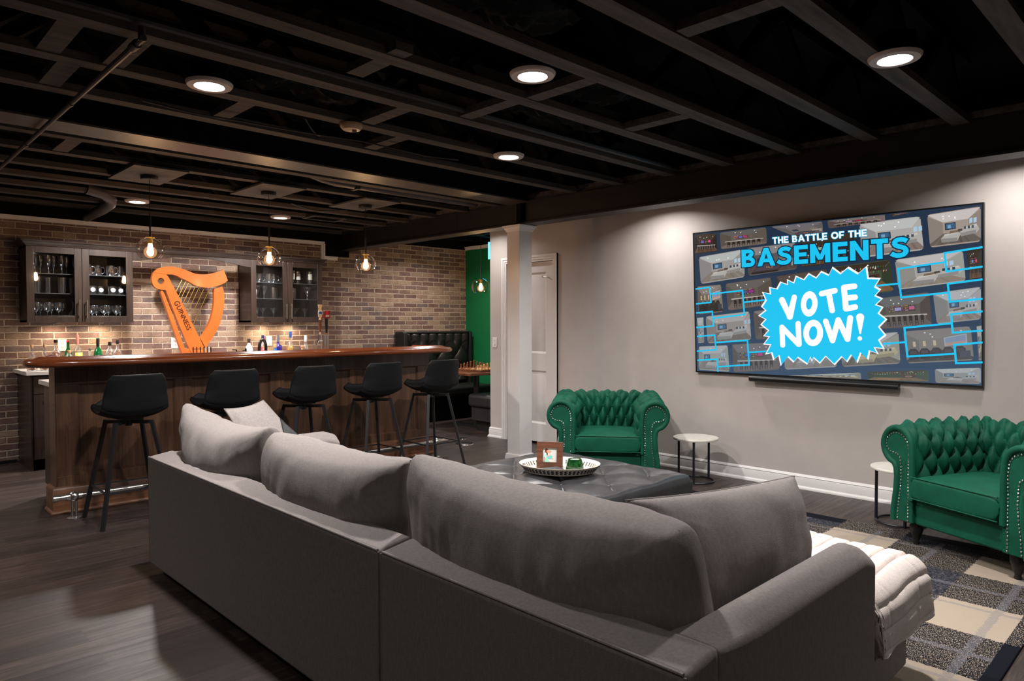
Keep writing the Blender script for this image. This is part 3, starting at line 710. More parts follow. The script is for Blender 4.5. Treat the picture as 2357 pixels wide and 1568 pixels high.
# ------------------------------------------------------------------ counters behind the bar
uc = thing('under_bar_cabinet', 'dark low cabinet with white counter tucked behind the bar, seen at the left end', 'cabinet', (2.7, 6.2, 0))
part('body', MB().box(1.20, 4.28, 5.965, 6.44, .1, .87).box(1.22, 4.26, 5.99, 6.38, 0, .1), M['espresso'], uc, True)
part('countertop', MB().box(1.168, 4.32, 5.955, 6.46, .872, .906), M['quartz'], uc, True, bevel=.003)
bc = thing('back_bar_cabinet', 'dark base cabinet run with white counter along the brick wall', 'cabinet', (2.9, 7.85, 0))
part('body', MB().box(1.325, 4.48, 7.60, 8.185, .1, .872), M['espresso'], bc, True)
part('toe_kick', MB().box(1.335, 4.47, 7.66, 8.185, 0, .1), M['black'], bc, True)
part('end_panel', MB().box(1.312, 1.326, 7.59, 8.185, 0, .872), M['espresso'], bc, True, bevel=.002)
part('countertop', MB().box(1.275, 4.53, 7.555, 8.19, .873, .908), M['quartz'], bc, True, bevel=.003)
for i in range(6):
    x0 = 1.33+i*.525
    dr_ = MB().box(x0+.004, x0+.521, 7.58, 7.60, .70, .862)
    o = part('drawer', dr_, M['espresso'], bc, True, bevel=.002)
    part('handle', MB().cyl((x0+.19, 7.555, .78), (x0+.335, 7.555, .78), .005, n=8).cyl((x0+.2, 7.555, .78), (x0+.2, 7.58, .78), .004, n=8).cyl((x0+.325, 7.555, .78), (x0+.325, 7.58, .78), .004, n=8), M['steel'], o)
    d_ = MB().box(x0+.004, x0+.521, 7.584, 7.60, .105, .694).box(x0+.004, x0+.07, 7.578, 7.585, .105, .694).box(x0+.455, x0+.521, 7.578, 7.585, .105, .694).box(x0+.07, x0+.455, 7.578, 7.585, .105, .17).box(x0+.07, x0+.455, 7.578, 7.585, .629, .694)
    o = part('door', d_, M['espresso'], bc, True)
    part('handle', MB().cyl((x0+.19, 7.555, .34), (x0+.335, 7.555, .34), .005, n=8).cyl((x0+.2, 7.555, .34), (x0+.2, 7.58, .34), .004, n=8).cyl((x0+.325, 7.555, .34), (x0+.325, 7.58, .34), .004, n=8), M['steel'], o)

# ------------------------------------------------------------------ glass-door wall cabinets with valance
CF, Z0, Z1 = 7.85, 1.356, 2.075
def wall_cab(x0, x1, label):
    t = thing('wall_cabinet', label, 'cabinet', ((x0+x1)/2, 8.0, Z0))
    b = MB().box(x0, x0+.018, CF+.022, 8.19, Z0, Z1).box(x1-.018, x1, CF+.022, 8.19, Z0, Z1).box(x0, x1, CF+.022, 8.19, Z0, Z0+.02).box(x0, x1, CF+.022, 8.19, Z1-.02, Z1).box(x0, x1, 8.175, 8.19, Z0, Z1).box((x0+x1)/2-.012, (x0+x1)/2+.012, CF+.022, 8.18, Z0, Z1)
    part('body', b, M['espresso'], t, True)
    for z in (1.636, 1.825): part('shelf', MB().box(x0+.02, x1-.02, CF+.05, 8.17, z-.008, z), solid('smoked_shelf', (70, 72, 72), .25), t, True)
    xm = (x0+x1)/2
    for k, (a, b_) in enumerate(((x0, xm-.0015), (xm+.0015, x1))):
        s = .062
        d = MB().box(a, a+s, CF, CF+.02, Z0, Z1).box(b_-s, b_, CF, CF+.02, Z0, Z1).box(a+s, b_-s, CF, CF+.02, Z0, Z0+s).box(a+s, b_-s, CF, CF+.02, Z1-s, Z1)
        o = part('door', d, M['espresso'], t, True, bevel=.002)
        part('glass_pane', MB().box(a+s-.004, b_-s+.004, CF+.010, CF+.013, Z0+s-.004, Z1-s+.004), M['pane'], o)
        hx = b_-.03 if k == 0 else a+.03
        part('handle', MB().cyl((hx, CF-.03, 1.395), (hx, CF-.03, 1.575), .006, n=10).cyl((hx, CF-.03, 1.42), (hx, CF, 1.42), .005, n=8).cyl((hx, CF-.03, 1.55), (hx, CF, 1.55), .005, n=8), M['steel'], o, label='brushed metal bar handle')
    return t
wcl = wall_cab(1.34, 2.25, 'dark brown wall cabinet with two glass doors left of the harp')
wcr = wall_cab(3.49, 4.39, 'dark brown wall cabinet with two glass doors right of the harp')
va = thing('cabinet_valance', 'arched dark wood valance and crown joining the two glass cabinets above the harp', 'valance', (2.87, 8.0, 2.0))
arch = [(2.252, 2.075), (2.252, 1.985)]+[(2.34+1.06*i/16, 1.995+.06*math.sin(PI*i/16)) for i in range(17)]+[(3.488, 1.985), (3.488, 2.075)]
part('arched_board', MB().prism(arch, lambda x, z: (x, CF+.002, z), lambda x, z: (x, CF+.022, z)), M['espresso'], va, True, smooth=0)
cp = [(-.02, 2.077), (.006, 2.077), (.010, 2.088), (.022, 2.096), (.030, 2.110), (.044, 2.118), (.048, 2.130), (-.02, 2.130)]
part('crown_molding', sweep(cp, [(1.34, 8.19), (1.34, CF), (4.39, CF), (4.39, 8.19)]), M['espresso'], va, True)
for i, x in enumerate((1.62, 2.0, 3.76, 4.12)):
    wh = ('left', 'right')[i % 2]+' half of the glass cabinet '+('left of the harp' if i < 2 else 'right of the harp')
    t = thing('puck_light', 'small warm light under the '+wh, 'under-cabinet light', (x, 8.06, Z0-.013), 0, 'under-cabinet lights')
    part('housing', MB().lathe([(0, .012), (.032, .012), (.032, 0), (.026, 0), (.026, .004), (0, .004)], n=20), M['steel'], t)
    part('lens', MB().lathe([(0, .003), (.025, .003), (.025, .0039), (0, .0039)], n=20), emis('warm_lens', (1, .82, .6, 1), 12.), t)
    lamp('puck', 'AREA', (x, 8.06, Z0-.016), PUCK_W, (1., .80, .58), .05, 165)

# ------------------------------------------------------------------ glassware
def gprof(kind):
    if kind == 'wine': return [(0, 0), (.033, 0), (.033, .003), (.006, .008), (.0035, .02), (.0035, .075), (.012, .085), (.030, .105), (.036, .13), (.034, .155), (.030, .172)]
    if kind == 'flute': return [(0, 0), (.03, 0), (.03, .003), (.005, .008), (.0035, .06), (.012, .072), (.022, .10), (.024, .14), (.021, .178)]
    if kind == 'pint': return [(0, 0), (.028, 0), (.029, .01), (.033, .06), (.037, .12), (.039, .155)]
    if kind == 'rocks': return [(0, 0), (.034, 0), (.036, .01), (.038, .085)]
    if kind == 'mug': return [(0, 0), (.034, 0), (.040, .012), (.041, .05), (.036, .095), (.037, .105)]
    if kind == 'martini': return [(0, 0), (.036, 0), (.036, .003), (.005, .008), (.0035, .02), (.0035, .085), (.006, .09), (.058, .150)]
    if kind == 'goblet': return [(0, 0), (.034, 0), (.034, .003), (.008, .01), (.006, .05), (.014, .06), (.028, .085), (.030, .10), (.052, .13), (.054, .15)]
    if kind == 'high': return [(0, 0), (.027, 0), (.028, .01), (.030, .135)]
    if kind == 'shortwine': return [(0, 0), (.031, 0), (.031, .003), (.006, .008), (.0035, .02), (.0035, .055), (.014, .066), (.034, .09), (.039, .112), (.037, .135), (.032, .15)]
GM = {}
def glass_mesh(kind, mat):
    k = (kind, mat.name)
    if k not in GM:
        mb = MB().lathe(gprof(kind), n=20)
        GM[k] = mb.mesh({'high': 'highball_glass', 'rocks': 'rocks_glass', 'pint': 'pint_glass', 'mug': 'mug', 'martini': 'martini_glass', 'goblet': 'goblet', 'flute': 'flute_glass'}.get(kind, 'wine_glass'), mat, 60)
    return GM[k]
HM = {}
def glass_row(kind, xs, y, z, label, group, mat=None, handle=False, name=None, cat='glass', badge=None):
    mat = mat or M['glass']; me = glass_mesh(kind, mat)
    for i, x in enumerate(xs):
        yy = y+(.07 if i % 2 else 0)
        if handle or badge:
            t = thing(name or me.name.split('.')[0], label, cat, (x, yy, z), 0, group)
            o = bpy.data.objects.new('bowl', me); col.objects.link(o); o.parent = t
            if handle:
                if ('h', mat.name) not in HM: HM[('h', mat.name)] = MB().tube([(.036, 0, .085), (.055, 0, .088), (.068, 0, .07), (.068, 0, .045), (.055, 0, .025), (.037, 0, .022)], .0045, 8).mesh('handle', mat, 60)
                h = bpy.data.objects.new('handle', HM[('h', mat.name)]); col.objects.link(h); h.parent = t
            if badge:
                if badge not in HM:
                    if badge == 'round': HM[badge] = MB().cyl((0, -.0385, .045), (0, -.0405, .045), .022, n=20).mesh('emblem', solid('emblem_white', (205, 205, 205)), 30)
                    else: HM[badge] = MB().grid(8, 2, lambda u, v: (.0375*math.sin((u-.5)*1.6), -.0385*math.cos((u-.5)*1.6), .05+.07*v)).mesh('label', solid('label_cream', (214, 206, 190)), 60)
                h = bpy.data.objects.new('emblem' if badge == 'round' else 'label', HM[badge]); col.objects.link(h); h.parent = t
        else:
            o = bpy.data.objects.new(name or me.name.split('.')[0], me); col.objects.link(o); o.location = (x, yy, z)
            tag(o, label, cat, group)
def lin(a, b, n): return [a+(b-a)*i/(n-1) for i in range(n)]
zt, zm, zb = 1.8255, 1.6365, 1.3765
LL, LR, RL, RR = 'behind the leftmost cabinet door', 'behind the second cabinet door from the left', 'behind the third cabinet door from the left', 'behind the rightmost cabinet door'
glass_row('flute', lin(1.43, 1.76, 7), 7.96, zt, 'tall clear stemmed glass on the top shelf '+LL, 'stemmed glasses, top shelf, far left door')
glass_row('pint', lin(1.44, 1.75, 4), 7.95, zm, 'clear straight beer glass on the middle shelf '+LL, 'beer glasses, middle shelf, far left door')
glass_row('wine', lin(1.43, 1.66, 6), 7.94, zb, 'clear wine glass on the lowest shelf '+LL, 'wine glasses, lowest shelf, far left door')
single('carafe', MB().lathe([(0, 0), (.045, 0), (.06, .02), (.055, .06), (.02, .11), (.015, .16), (.024, .18)], (1.752, 7.98, zb), 24), M['glass'], 'clear bulbous carafe beside the wine glasses '+LL, 'carafe', smooth=60)
glass_row('mug', lin(1.865, 2.17, 4), 7.94, zt, 'clear glass mug on the top shelf '+LR, 'glass mugs on the top shelf, left cabinet', handle=True, name='glass_mug', cat='mug')
glass_row('rocks', [1.915, 2.015, 2.117], 8.07, zt, 'shiny copper tumbler on the top shelf '+LR, 'copper tumblers in the left cabinet', mat=M['copper'], name='copper_tumbler', cat='tumbler')
glass_row('rocks', lin(1.90, 2.17, 4), 7.94, zm, 'short glass with white emblem, middle shelf, '+LR, 'short glasses with emblems', badge='round')
glass_row('shortwine', lin(1.90, 2.17, 6), 7.94, zb, 'clear wine glass on the lowest shelf '+LR, 'wine glasses, lowest shelf, second door')
glass_row('mug', lin(3.58, 3.84, 4), 7.95, zt, 'clear glass mug on the top shelf '+RL, 'glass mugs on the top shelf, right cabinet', handle=True, name='glass_mug', cat='mug')
glass_row('goblet', [3.60, 3.72], 7.95, zm, 'clear wide goblet on the middle shelf '+RL, 'goblets in the right cabinet')
glass_row('high', [3.80, 3.86], 7.95, zm, 'clear tall tumbler beside the goblets '+RL, 'tall tumblers, left door of the right cabinet')
glass_row('martini', [3.60, 3.70, 3.80], 7.94, zb, 'clear martini glass on the lowest shelf '+RL, 'martini glasses, left door of the right cabinet')
glass_row('pint', [4.04, 4.15, 4.27], 7.95, zt, 'beer glass with a pale label on the top shelf '+RR, 'labelled beer glasses, right cabinet', badge='lab')
glass_row('high', [4.04, 4.10], 7.95, zm, 'clear tall tumbler on the middle shelf '+RR, 'tall tumblers, right door of the right cabinet')
glass_row('goblet', [4.24], 7.95, zm, 'clear goblet on the middle shelf '+RR, None)
glass_row('martini', [4.07, 4.24], 7.94, zb, 'clear martini glass on the lowest shelf '+RR, 'martini glasses, right door of the right cabinet')

# ------------------------------------------------------------------ harp sign
HY, HT = 7.93, .05
hp = thing('harp_sign', 'large orange stained wooden harp with brass strings standing against the brick wall behind the bar', 'harp', (2.80, 7.95, .908))
def holed(outer, hole, y0, y1):
    """outline with a round hole, closed as a solid"""
    bm = bmesh.new(); rings = []
    for y in (y0, y1):
        vo = [bm.verts.new((x, y, z)) for x, z in outer]; vh = [bm.verts.new((x, y, z)) for x, z in hole]
        ed = [bm.edges.new((vo[i], vo[(i+1) % len(vo)])) for i in range(len(vo))]+[bm.edges.new((vh[i], vh[(i+1) % len(vh)])) for i in range(len(vh))]
        bmesh.ops.triangle_fill(bm, use_beauty=True, edges=ed); rings.append((vo, vh))
    for a, b in zip(rings[0], rings[1]):
        for i in range(len(a)): bm.faces.new((a[i], a[(i+1) % len(a)], b[(i+1) % len(a)], b[i]))
    mb = MB(); bm.verts.index_update(); mb.add([v.co[:] for v in bm.verts], [[v.index for v in f.verts] for f in bm.faces]); bm.free(); return mb
c_ = H_HOLE[0]; r_ = .034
hole = [(c_[0]+r_*math.cos(2*PI*i/24), c_[1]+r_*math.sin(2*PI*i/24)) for i in range(24)]
# extend the feet of the outlines to the counter top
def lower(P): return [(x, z) if z > 1.0 else (x+(z-.912)*0+.0, z) for x, z in P]
def foot(P, zf=.9085):
    out = []
    m = sorted(P, key=lambda p: p[1])[:2]
    for p in P:
        if tuple(p) in [tuple(q) for q in m]: out.append((p[0]+(p[1]-zf)*.42, zf))
        else: out.append(tuple(p))
    return out
part('sound_box', holed(foot(H_BODY), hole, HY, HY+HT), M['harp'], hp, True, smooth=30)
part('neck', MB().prism(H_NECK, lambda x, z: (x, HY-.003, z), lambda x, z: (x, HY+HT-.002, z)), M['harp'], hp, True, smooth=30)
part('side_strip', MB().prism(foot(H_STRIP), lambda x, z: (x, HY-.002, z), lambda x, z: (x, HY+HT, z)), M['harp'], hp, True, smooth=30)
part('pillar', MB().prism(H_ARC, lambda x, z: (x, HY-.001, z), lambda x, z: (x, HY+HT, z)), M['harp'], hp, True, smooth=30)
for a, b in H_STR: part('string', MB().cyl((a[0], HY+.02, a[1]+.01), (b[0]-.005, HY+.02, b[1]-.008), .0042, n=8), M['gold'], hp, True)
A, B = Vector((2.668, 1.571)), Vector((2.803, 1.262)); dx_ = (B-A).normalized(); up_ = Vector((-dx_.y, dx_.x))
if up_.x < 0: up_ = -up_
mb = MB(); fnh = lambda x, y, z: (A.x+dx_.x*x+up_.x*y, HY-.0015-z, A.y+dx_.y*x+up_.y*y)
text_mb(mb, 'G', .046, .060, fnh, .001, .012)
text_mb(mb, 'UINNESS', .278, .052, lambda x, y, z: fnh(x+.056, y+.004, z), .001, .010)
text_mb(mb, '®', .012, .012, lambda x, y, z: fnh(x+.342, y+.042, z), .001, 0)
part('lettering', mb, solid('engraved_dark_brown', (52, 26, 12)), hp, True, smooth=0)

# ------------------------------------------------------------------ bottles
def bottle(x, y, z, name, label, prof, mat, cap=None, capmat=None, liquid=None, liqmat=None, lab=None, labmat=None, text=None, box=False, textcol=(30, 26, 22), stop=None):
    t = thing(name, label, 'bottle', (x, y, z))
    t['group'] = 'liquor bottles on the back counter'
    part('glass_body', MB().lathe(prof, n=24), mat, t, smooth=60)
    if liquid:
        R = [(0, .004)]+[(max(.001, r-.003), zz) for r, zz in prof if .004 < zz <= liquid]+[(0, liquid)]
        part('liquid', MB().lathe(R, n=24), liqmat, t, smooth=60)
    if cap:
        z0, z1, r = cap; part('cap' if capmat is not M.get('cork') else 'cork', MB().lathe([(0, z0), (r, z0), (r*1.02, z1-.002), (r*.95, z1), (0, z1)], n=18), capmat, t)
    if stop: part('stopper', MB().lathe([(0, stop[0]), (stop[2]*.5, stop[0]), (stop[2], (stop[0]+stop[1])/2), (stop[2]*.6, stop[1]), (0, stop[1]+.002)], n=18), M['tablewood'] if len(stop) < 4 else stop[3], t)
    if lab:
        z0, z1, r = lab[:3]; wd = lab[3] if len(lab) > 3 else 1.9
        lm = MB().grid(14, 2, lambda u, v: (r*math.sin((u-.5)*wd+.35), -r*math.cos((u-.5)*wd+.35), z0+(z1-z0)*v))
        o = part('label', lm, labmat, t, solid_=.0006)
        if text:
            tm = MB(); L = r*wd*.8
            text_mb(tm, text, L, (z1-z0)*.28, lambda a, b, c: (r*1.02*math.sin((a-L/2)/r+.35)*1.0, -r*1.02*math.cos((a-L/2)/r+.35)-.0006, z0+(z1-z0)*.45+b), .0003, .01)
            part('lettering', tm, solid('ink_%d_%d_%d' % textcol, textcol), o, smooth=0)
    return t
M['cork'] = solid('cork_tan', (186, 142, 98), .8)
ink = solid('black_cap', (16, 16, 18)); creamlab = solid('label_cream2', (222, 214, 196)); yel = solid('label_yellow', (226, 186, 74)); redl = solid('label_red', (176, 26, 34))
ZC = .9085
dec = [(0, 0), (.040, 0), (.042, .02), (.040, .06), (.036, .10), (.022, .145), (.012, .175), (.011, .225), (.014, .232)]
bottle(1.337, 7.64, ZC, 'whiskey_decanter', 'clear round-bodied bottle with a wooden cork, leftmost on the back counter', [(r, z*.98) for r, z in dec], M['glass'], (.215, .243, .012), M['cork'], .05, M['amber'], (.03, .08, .0425), creamlab)
bottle(1.44, 7.66, ZC, 'whiskey_decanter', 'clear round-bodied bottle with a wooden cork, second from left on the back counter', [(r, z*.98) for r, z in dec], M['glass'], (.215, .243, .012), M['cork'], .055, M['amber'], (.03, .10, .0425), solid('label_white', (224, 222, 220)))
bottle(1.541, 7.72, ZC, 'whiskey_bottle', 'dark amber liquor bottle with red label and black stopper left of the outlet', [(0, 0), (.044, 0), (.046, .02), (.046, .13), (.04, .165), (.016, .20), (.013, .262), (.016, .27)], M['glass'], (.255, .282, .017), ink, .155, pm('dark_rum', (.16, .035, .008), .12, var=.15, coat=.5), (.035, .075, .0468), redl)
bottle(1.712, 8.06, ZC, 'green_bottle', 'slim dark green bottle with thin red cap standing behind beside the wall outlet', [(0, 0), (.033, 0), (.034, .14), (.014, .19), (.012, .25), (.014, .258)], M['darkglass'], (.25, .264, .014), redl)
bottle(1.625, 7.62, ZC, 'whiskey_decanter', 'squat clear decanter with a flat cork just below the wall outlet', [(0, 0), (.046, 0), (.048, .02), (.044, .08), (.036, .12), (.016, .15), (.014, .165)], M['glass'], (.16, .186, .018), M['cork'], .05, M['amber'], (.03, .08, .047, 1.2), yel)
bottle(1.736, 7.80, ZC, 'liquor_bottle', 'clear tall bottle with yellow label and pink neck seal on the back counter', [(0, 0), (.038, 0), (.04, .02), (.04, .15), (.034, .185), (.013, .225), (.0115, .31), (.013, .315)], M['glass'], (.235, .326, .0135), solid('pink_seal', (226, 128, 112)), .09, M['amber'], (.04, .155, .0408, 2.2), yel, 'TAYLOR', textcol=(60, 50, 40))
bottle(1.865, 7.90, ZC, 'miniature_bottle', 'very small clear bottle with a cork between the yellow-labelled and the green bottle', [(0, 0), (.02, 0), (.021, .10), (.016, .14), (.009, .155), (.009, .175)], M['glass'], (.165, .19, .011), M['steel'], .09, pm('tan_liqueur', (.5, .3, .16), .2))
bottle(1.911, 7.80, ZC, 'whiskey_bottle', 'bright green whiskey bottle with black label and black neck on the back counter', [(0, 0), (.036, 0), (.038, .01), (.038, .13), (.034, .165), (.015, .20), (.0125, .22), (.0125, .285)], M['darkglass'], (.20, .29, .0145), ink, None, None, (.03, .125, .0388, 2.2), solid('label_black', (38, 32, 30)), 'JAMESON', textcol=(226, 216, 200))
bottle(2.016, 7.80, ZC, 'liquor_bottle', 'clear bottle with white label, black band and pale wooden stopper on the back counter', [(0, 0), (.04, 0), (.042, .02), (.042, .13), (.03, .17), (.014, .19), (.013, .25)], M['glass'], (.215, .252, .0155), ink, .125, M['amber'], (.02, .118, .0428, 2.3), solid('label_white', (224, 222, 220)), stop=None)
single_cap = bpy.data.objects
bottle(2.12, 7.93, ZC, 'liquor_bottle', 'clear round-shouldered bottle with black capsule, last before the harp', [(0, 0), (.038, 0), (.04, .02), (.042, .11), (.036, .15), (.014, .18), (.013, .25)], M['glass'], (.225, .266, .0145), ink, .125, M['amber'], (.05, .115, .0428, 2.2), creamlab, 'HATOZ', textcol=(40, 34, 28))
bottle(3.435, 7.80, ZC, 'rum_bottle', 'opaque white bottle with dark brown cap left of the black tap', [(0, 0), (.042, 0), (.043, .02), (.043, .13), (.035, .17), (.016, .20), (.014, .24)], solid('opaque_white_glass', (214, 210, 206), .25), (.215, .262, .0165), solid('dark_brown_cap', (52, 38, 34)))
bottle(3.646, 7.90, ZC, 'vodka_bottle', 'red-labelled bottle with dark blue cap behind the black gooseneck tap', [(0, 0), (.038, 0), (.04, .15), (.034, .18), (.014, .21), (.013, .28)], M['glass'], (.23, .297, .0155), solid('navy_cap', (26, 30, 82)), None, None, (.03, .155, .0408, 3.), redl)
bottle(3.69, 7.68, ZC, 'tequila_bottle', 'squat round bright blue bottle with wooden cork beside the wall switch', [(0, 0), (.05, 0), (.054, .03), (.048, .09), (.03, .12), (.016, .13), (.014, .165)], pm('cobalt_blue_glass', srgb(26, 96, 170), .1, var=.1, coat=.6), (.155, .197, .017), M['cork'])
bottle(3.833, 7.90, ZC, 'gin_bottle', 'square-shouldered navy blue bottle with silver neck on the back counter', [(0, 0), (.043, 0), (.044, .15), (.040, .172), (.018, .185), (.014, .215), (.014, .29)], pm('navy_glass', srgb(38, 30, 110), .12, var=.1, coat=.6), (.215, .294, .0155), solid('grey_capsule', (92, 96, 104)), None, None, (.03, .085, .0445, 1.6), solid('label_silver', (190, 192, 205)))
bottle(3.938, 7.80, ZC, 'tequila_bottle', 'golden liquor bottle with blue capped neck under the right cabinet', [(0, 0), (.042, 0), (.044, .02), (.044, .15), (.034, .19), (.016, .22), (.014, .30)], M['glass'], (.265, .338, .0165), solid('blue_capsule', (34, 72, 140)), .17, pm('golden_tequila', srgb(214, 168, 84), .15, var=.15, coat=.4), (.03, .075, .0448, 2.), solid('label_gold', (200, 160, 100)))
bottle(4.038, 7.70, ZC, 'miniature_bottle', 'tiny bottle with a round copper-pink stopper left of the white-capped bottle', [(0, 0), (.02, 0), (.021, .10), (.012, .13), (.011, .14)], solid('pink_liqueur', (206, 160, 140)), (.128, .14, .014), M['cork'], stop=(.138, .178, .022, solid('pink_stopper', (196, 120, 92))))
bottle(4.16, 7.85, ZC, 'vodka_bottle', 'clear bottle with tall white cap, rightmost of the bottles before the beer taps', [(0, 0), (.035, 0), (.037, .12), (.030, .16), (.013, .20), (.012, .25)], M['glass'], (.215, .29, .0155), solid('white_cap', (226, 224, 220)), None, None, (.03, .10, .0378, 1.8), solid('label_paleblue', (190, 200, 200)))

# ------------------------------------------------------------------ things on the low counter behind the bar
t = thing('faucet', 'matt black gooseneck faucet arching above the bar top', 'faucet', (2.90, 6.3, .906))
arc_ = [(.045, .02, 0), (.045, .02, .10), (.045, .02, .22)]+[(.0+.045*math.cos(a), .02-.03*(1-math.cos(a)), .22+.062*math.sin(a)) for a in [PI*i/10 for i in range(1, 11)]]+[(-.047, -.04, .20), (-.049, -.04, .15)]
part('spout', MB().tube(arc_, .0135, 14), M['blackmetal'], t, smooth=60)
part('base', MB().lathe([(0, 0), (.028, 0), (.028, .008), (.02, .012), (.018, .05), (0, .05)], (.045, .02, 0), 20), M['blackmetal'], t)
part('lever', MB().bar((.06, .02, .04), (.12, .02, .06), .012), M['blackmetal'], t)
t = thing('glass_rinser_rack', 'row of thin black upright rods rising just above the bar top below the harp', 'rack', (2.335, 6.25, .906))
part('base_rail', MB().box(-.10, .10, -.05, .05, 0, .02), M['blackmetal'], t)
for i in range(6): part('rod', MB().cyl((-.075+.03*i, 0, .02), (-.075+.03*i, 0, .232), .0045, n=8), M['blackmetal'], t)
part('cross_rail', MB().bar((-.085, .002, .214), (.01, .002, .214), .005), M['blackmetal'], t)
t = thing('soap_pump', 'small black pump dispenser head behind the bar, left of the tap', 'dispenser', (2.766, 6.35, .906))
part('body', MB().lathe([(0, 0), (.03, 0), (.031, .13), (.018, .15), (0, .15)], n=18), M['blackplastic'], t)
part('pump_head', MB().cyl((0, 0, .15), (0, 0, .18), .014).cyl((0, 0, .18), (0, 0, .205), .008).bar((0, 0, .188), (-.03, 0, .186), .008), M['blackplastic'], t)
t = thing('black_tap_handle', 'short black T-shaped handle peeking over the bar top', 'handle', (2.649, 6.3, .906))
part('post', MB().cyl((.008, 0, 0), (.008, 0, .195), .006), M['blackmetal'], t); part('arm', MB().bar((-.03, 0, .197), (.014, 0, .194), .008), M['blackmetal'], t)
single('serving_board', MB().box(2.45, 2.72, 6.26, 6.30, .906, 1.072), M['tablewood'], 'reddish wooden board edge just showing behind the bar top', 'board', bevel=.006)
tt = thing('beer_tower', 'double stainless column beer tower at the right end of the bar', 'beer tower', (3.503, 6.2, .906))
part('column', MB().cyl((-.024, 0, 0), (-.024, 0, .318), .026, n=24).cyl((-.024, 0, .318), (-.024, 0, .322), .022, n=24), M['steel'], tt); part('column', MB().cyl((.022, .03, 0), (.022, .03, .318), .026, n=24), M['steel'], tt)
part('flange', MB().lathe([(0, 0), (.07, 0), (.07, .01), (0, .012)], (0, .01, 0), 24), M['steel'], tt)
part('faucet', MB().cyl((-.045, -.01, .27), (-.095, -.02, .27), .010, n=12).cyl((-.085, -.02, .262), (-.085, -.02, .33), .009, .006, n=12).cyl((-.09, -.02, .27), (-.115, -.022, .215), .008, .006, n=12), M['chrome'], tt)
th = thing('tap_handle', 'beer tap handle with hourglass top, blue oval badge and wooden grip', 'tap handle', (3.43, 6.178, 1.236))
part('grip', MB().lathe([(0, .02), (.010, .022), (.008, .035), (.015, .06), (.016, .09), (.011, .135), (0, .14)], n=16), M['tablewood'], th)
part('collar', MB().lathe([(0, 0), (.011, 0), (.008, .02), (0, .022)], n=14).lathe([(0, .135), (.014, .14), (.010, .155), (.006, .168), (0, .168)], n=14), solid('ivory', (206, 190, 160)), th)
fl = lambda y: (lambda x, z: (x, y, z))
part('hourglass_top', MB().prism([(-.016, .165), (.016, .165), (.020, .19), (.018, .225), (.012, .245), (.022, .285), (.010, .288), (-.010, .288), (-.022, .285), (-.012, .245), (-.018, .225), (-.020, .19)], fl(-.007), fl(.007)), solid('clear_amber_acrylic', (196, 178, 140), .2), th)
bd = part('badge', MB().prism([(.026*math.cos(a), .207+.020*math.sin(a)) for a in [2*PI*i/24 for i in range(24)]], fl(-.012), fl(-.006)), solid('badge_white', (210, 210, 212)), th)
mb_ = MB().prism([(.022*math.cos(a), .207+.013*math.sin(a)) for a in [2*PI*i/24 for i in range(24)]], fl(-.014), fl(-.012))
part('badge_face', mb_, solid('badge_blue', (32, 92, 168)), bd)
th = thing('tap_handle', 'black tapered beer tap handle with a dark red square block on top', 'tap handle', (3.51, 6.2, 1.232))
part('grip', MB().lathe([(0, .012), (.010, .014), (.018, .155), (0, .16)], n=14), M['blackplastic'], th)
part('ferrule', MB().lathe([(0, 0), (.009, 0), (.010, .014), (0, .016)], n=14), M['gold'], th)
bl_ = part('block', MB().box(-.032, .030, -.024, .024, .158, .232), solid('dark_red_block', (112, 18, 22), .3), th, bevel=.003)
part('emblem', MB().box(-.016, .006, -.0255, -.024, .198, .226), solid('bright_red', (200, 30, 32)), bl_); part('emblem_centre', MB().box(-.009, -.002, -.027, -.0255, .207, .217), solid('black_cap', (16, 16, 18)), bl_)
part('label_bar', MB().box(-.022, .018, -.0255, -.024, .184, .190).box(-.022, .018, -.0255, -.024, .174, .179), solid('label_white', (224, 222, 220)), bl_)

# outlets and switches
def plate(x, y, z, label, kind='outlet', rot=0):
    t = thing('wall_outlet' if kind == 'outlet' else 'light_switch', label, 'outlet' if kind == 'outlet' else 'light switch', (x, y, z), rot)
    part('cover_plate', MB().box(-.036, .036, -.007, -.001, -.058, .058), M['whiteplastic'], t, bevel=.002)
    if kind == 'outlet':
        for dz in (-.02, .02):
            o = part('socket', MB().box(-.017, .017, -.0085, -.006, dz-.014, dz+.014), solid('socket_white', (214, 210, 206)), t, bevel=.001)
            part('slot', MB().box(-.009, -.006, -.009, -.008, dz-.005, dz+.006).box(.006, .009, -.009, -.008, dz-.005, dz+.006), M['blackplastic'], o)
    else:
        part('rocker', MB().box(-.012, .012, -.010, -.006, -.034, .034), solid('rocker_white', (216, 214, 210)), t, bevel=.001)
        part('dimmer_slider', MB().box(-.006, .006, -.016, -.009, -.03, -.018), M['whiteplastic'], t)
    return t
plate(1.69, YB, 1.126, 'white double outlet on the brick wall behind the liquor bottles')
plate(2.764, YB, 1.126, 'white outlet plate on the brick wall half hidden by the harp')
plate(3.862, YB, 1.13, 'white switch plate on the brick wall between blue bottles', 'switch')
plate(XW, 6.018, 1.115, 'white dimmer switch on the pale wall beside the door', 'switch', -PI/2)
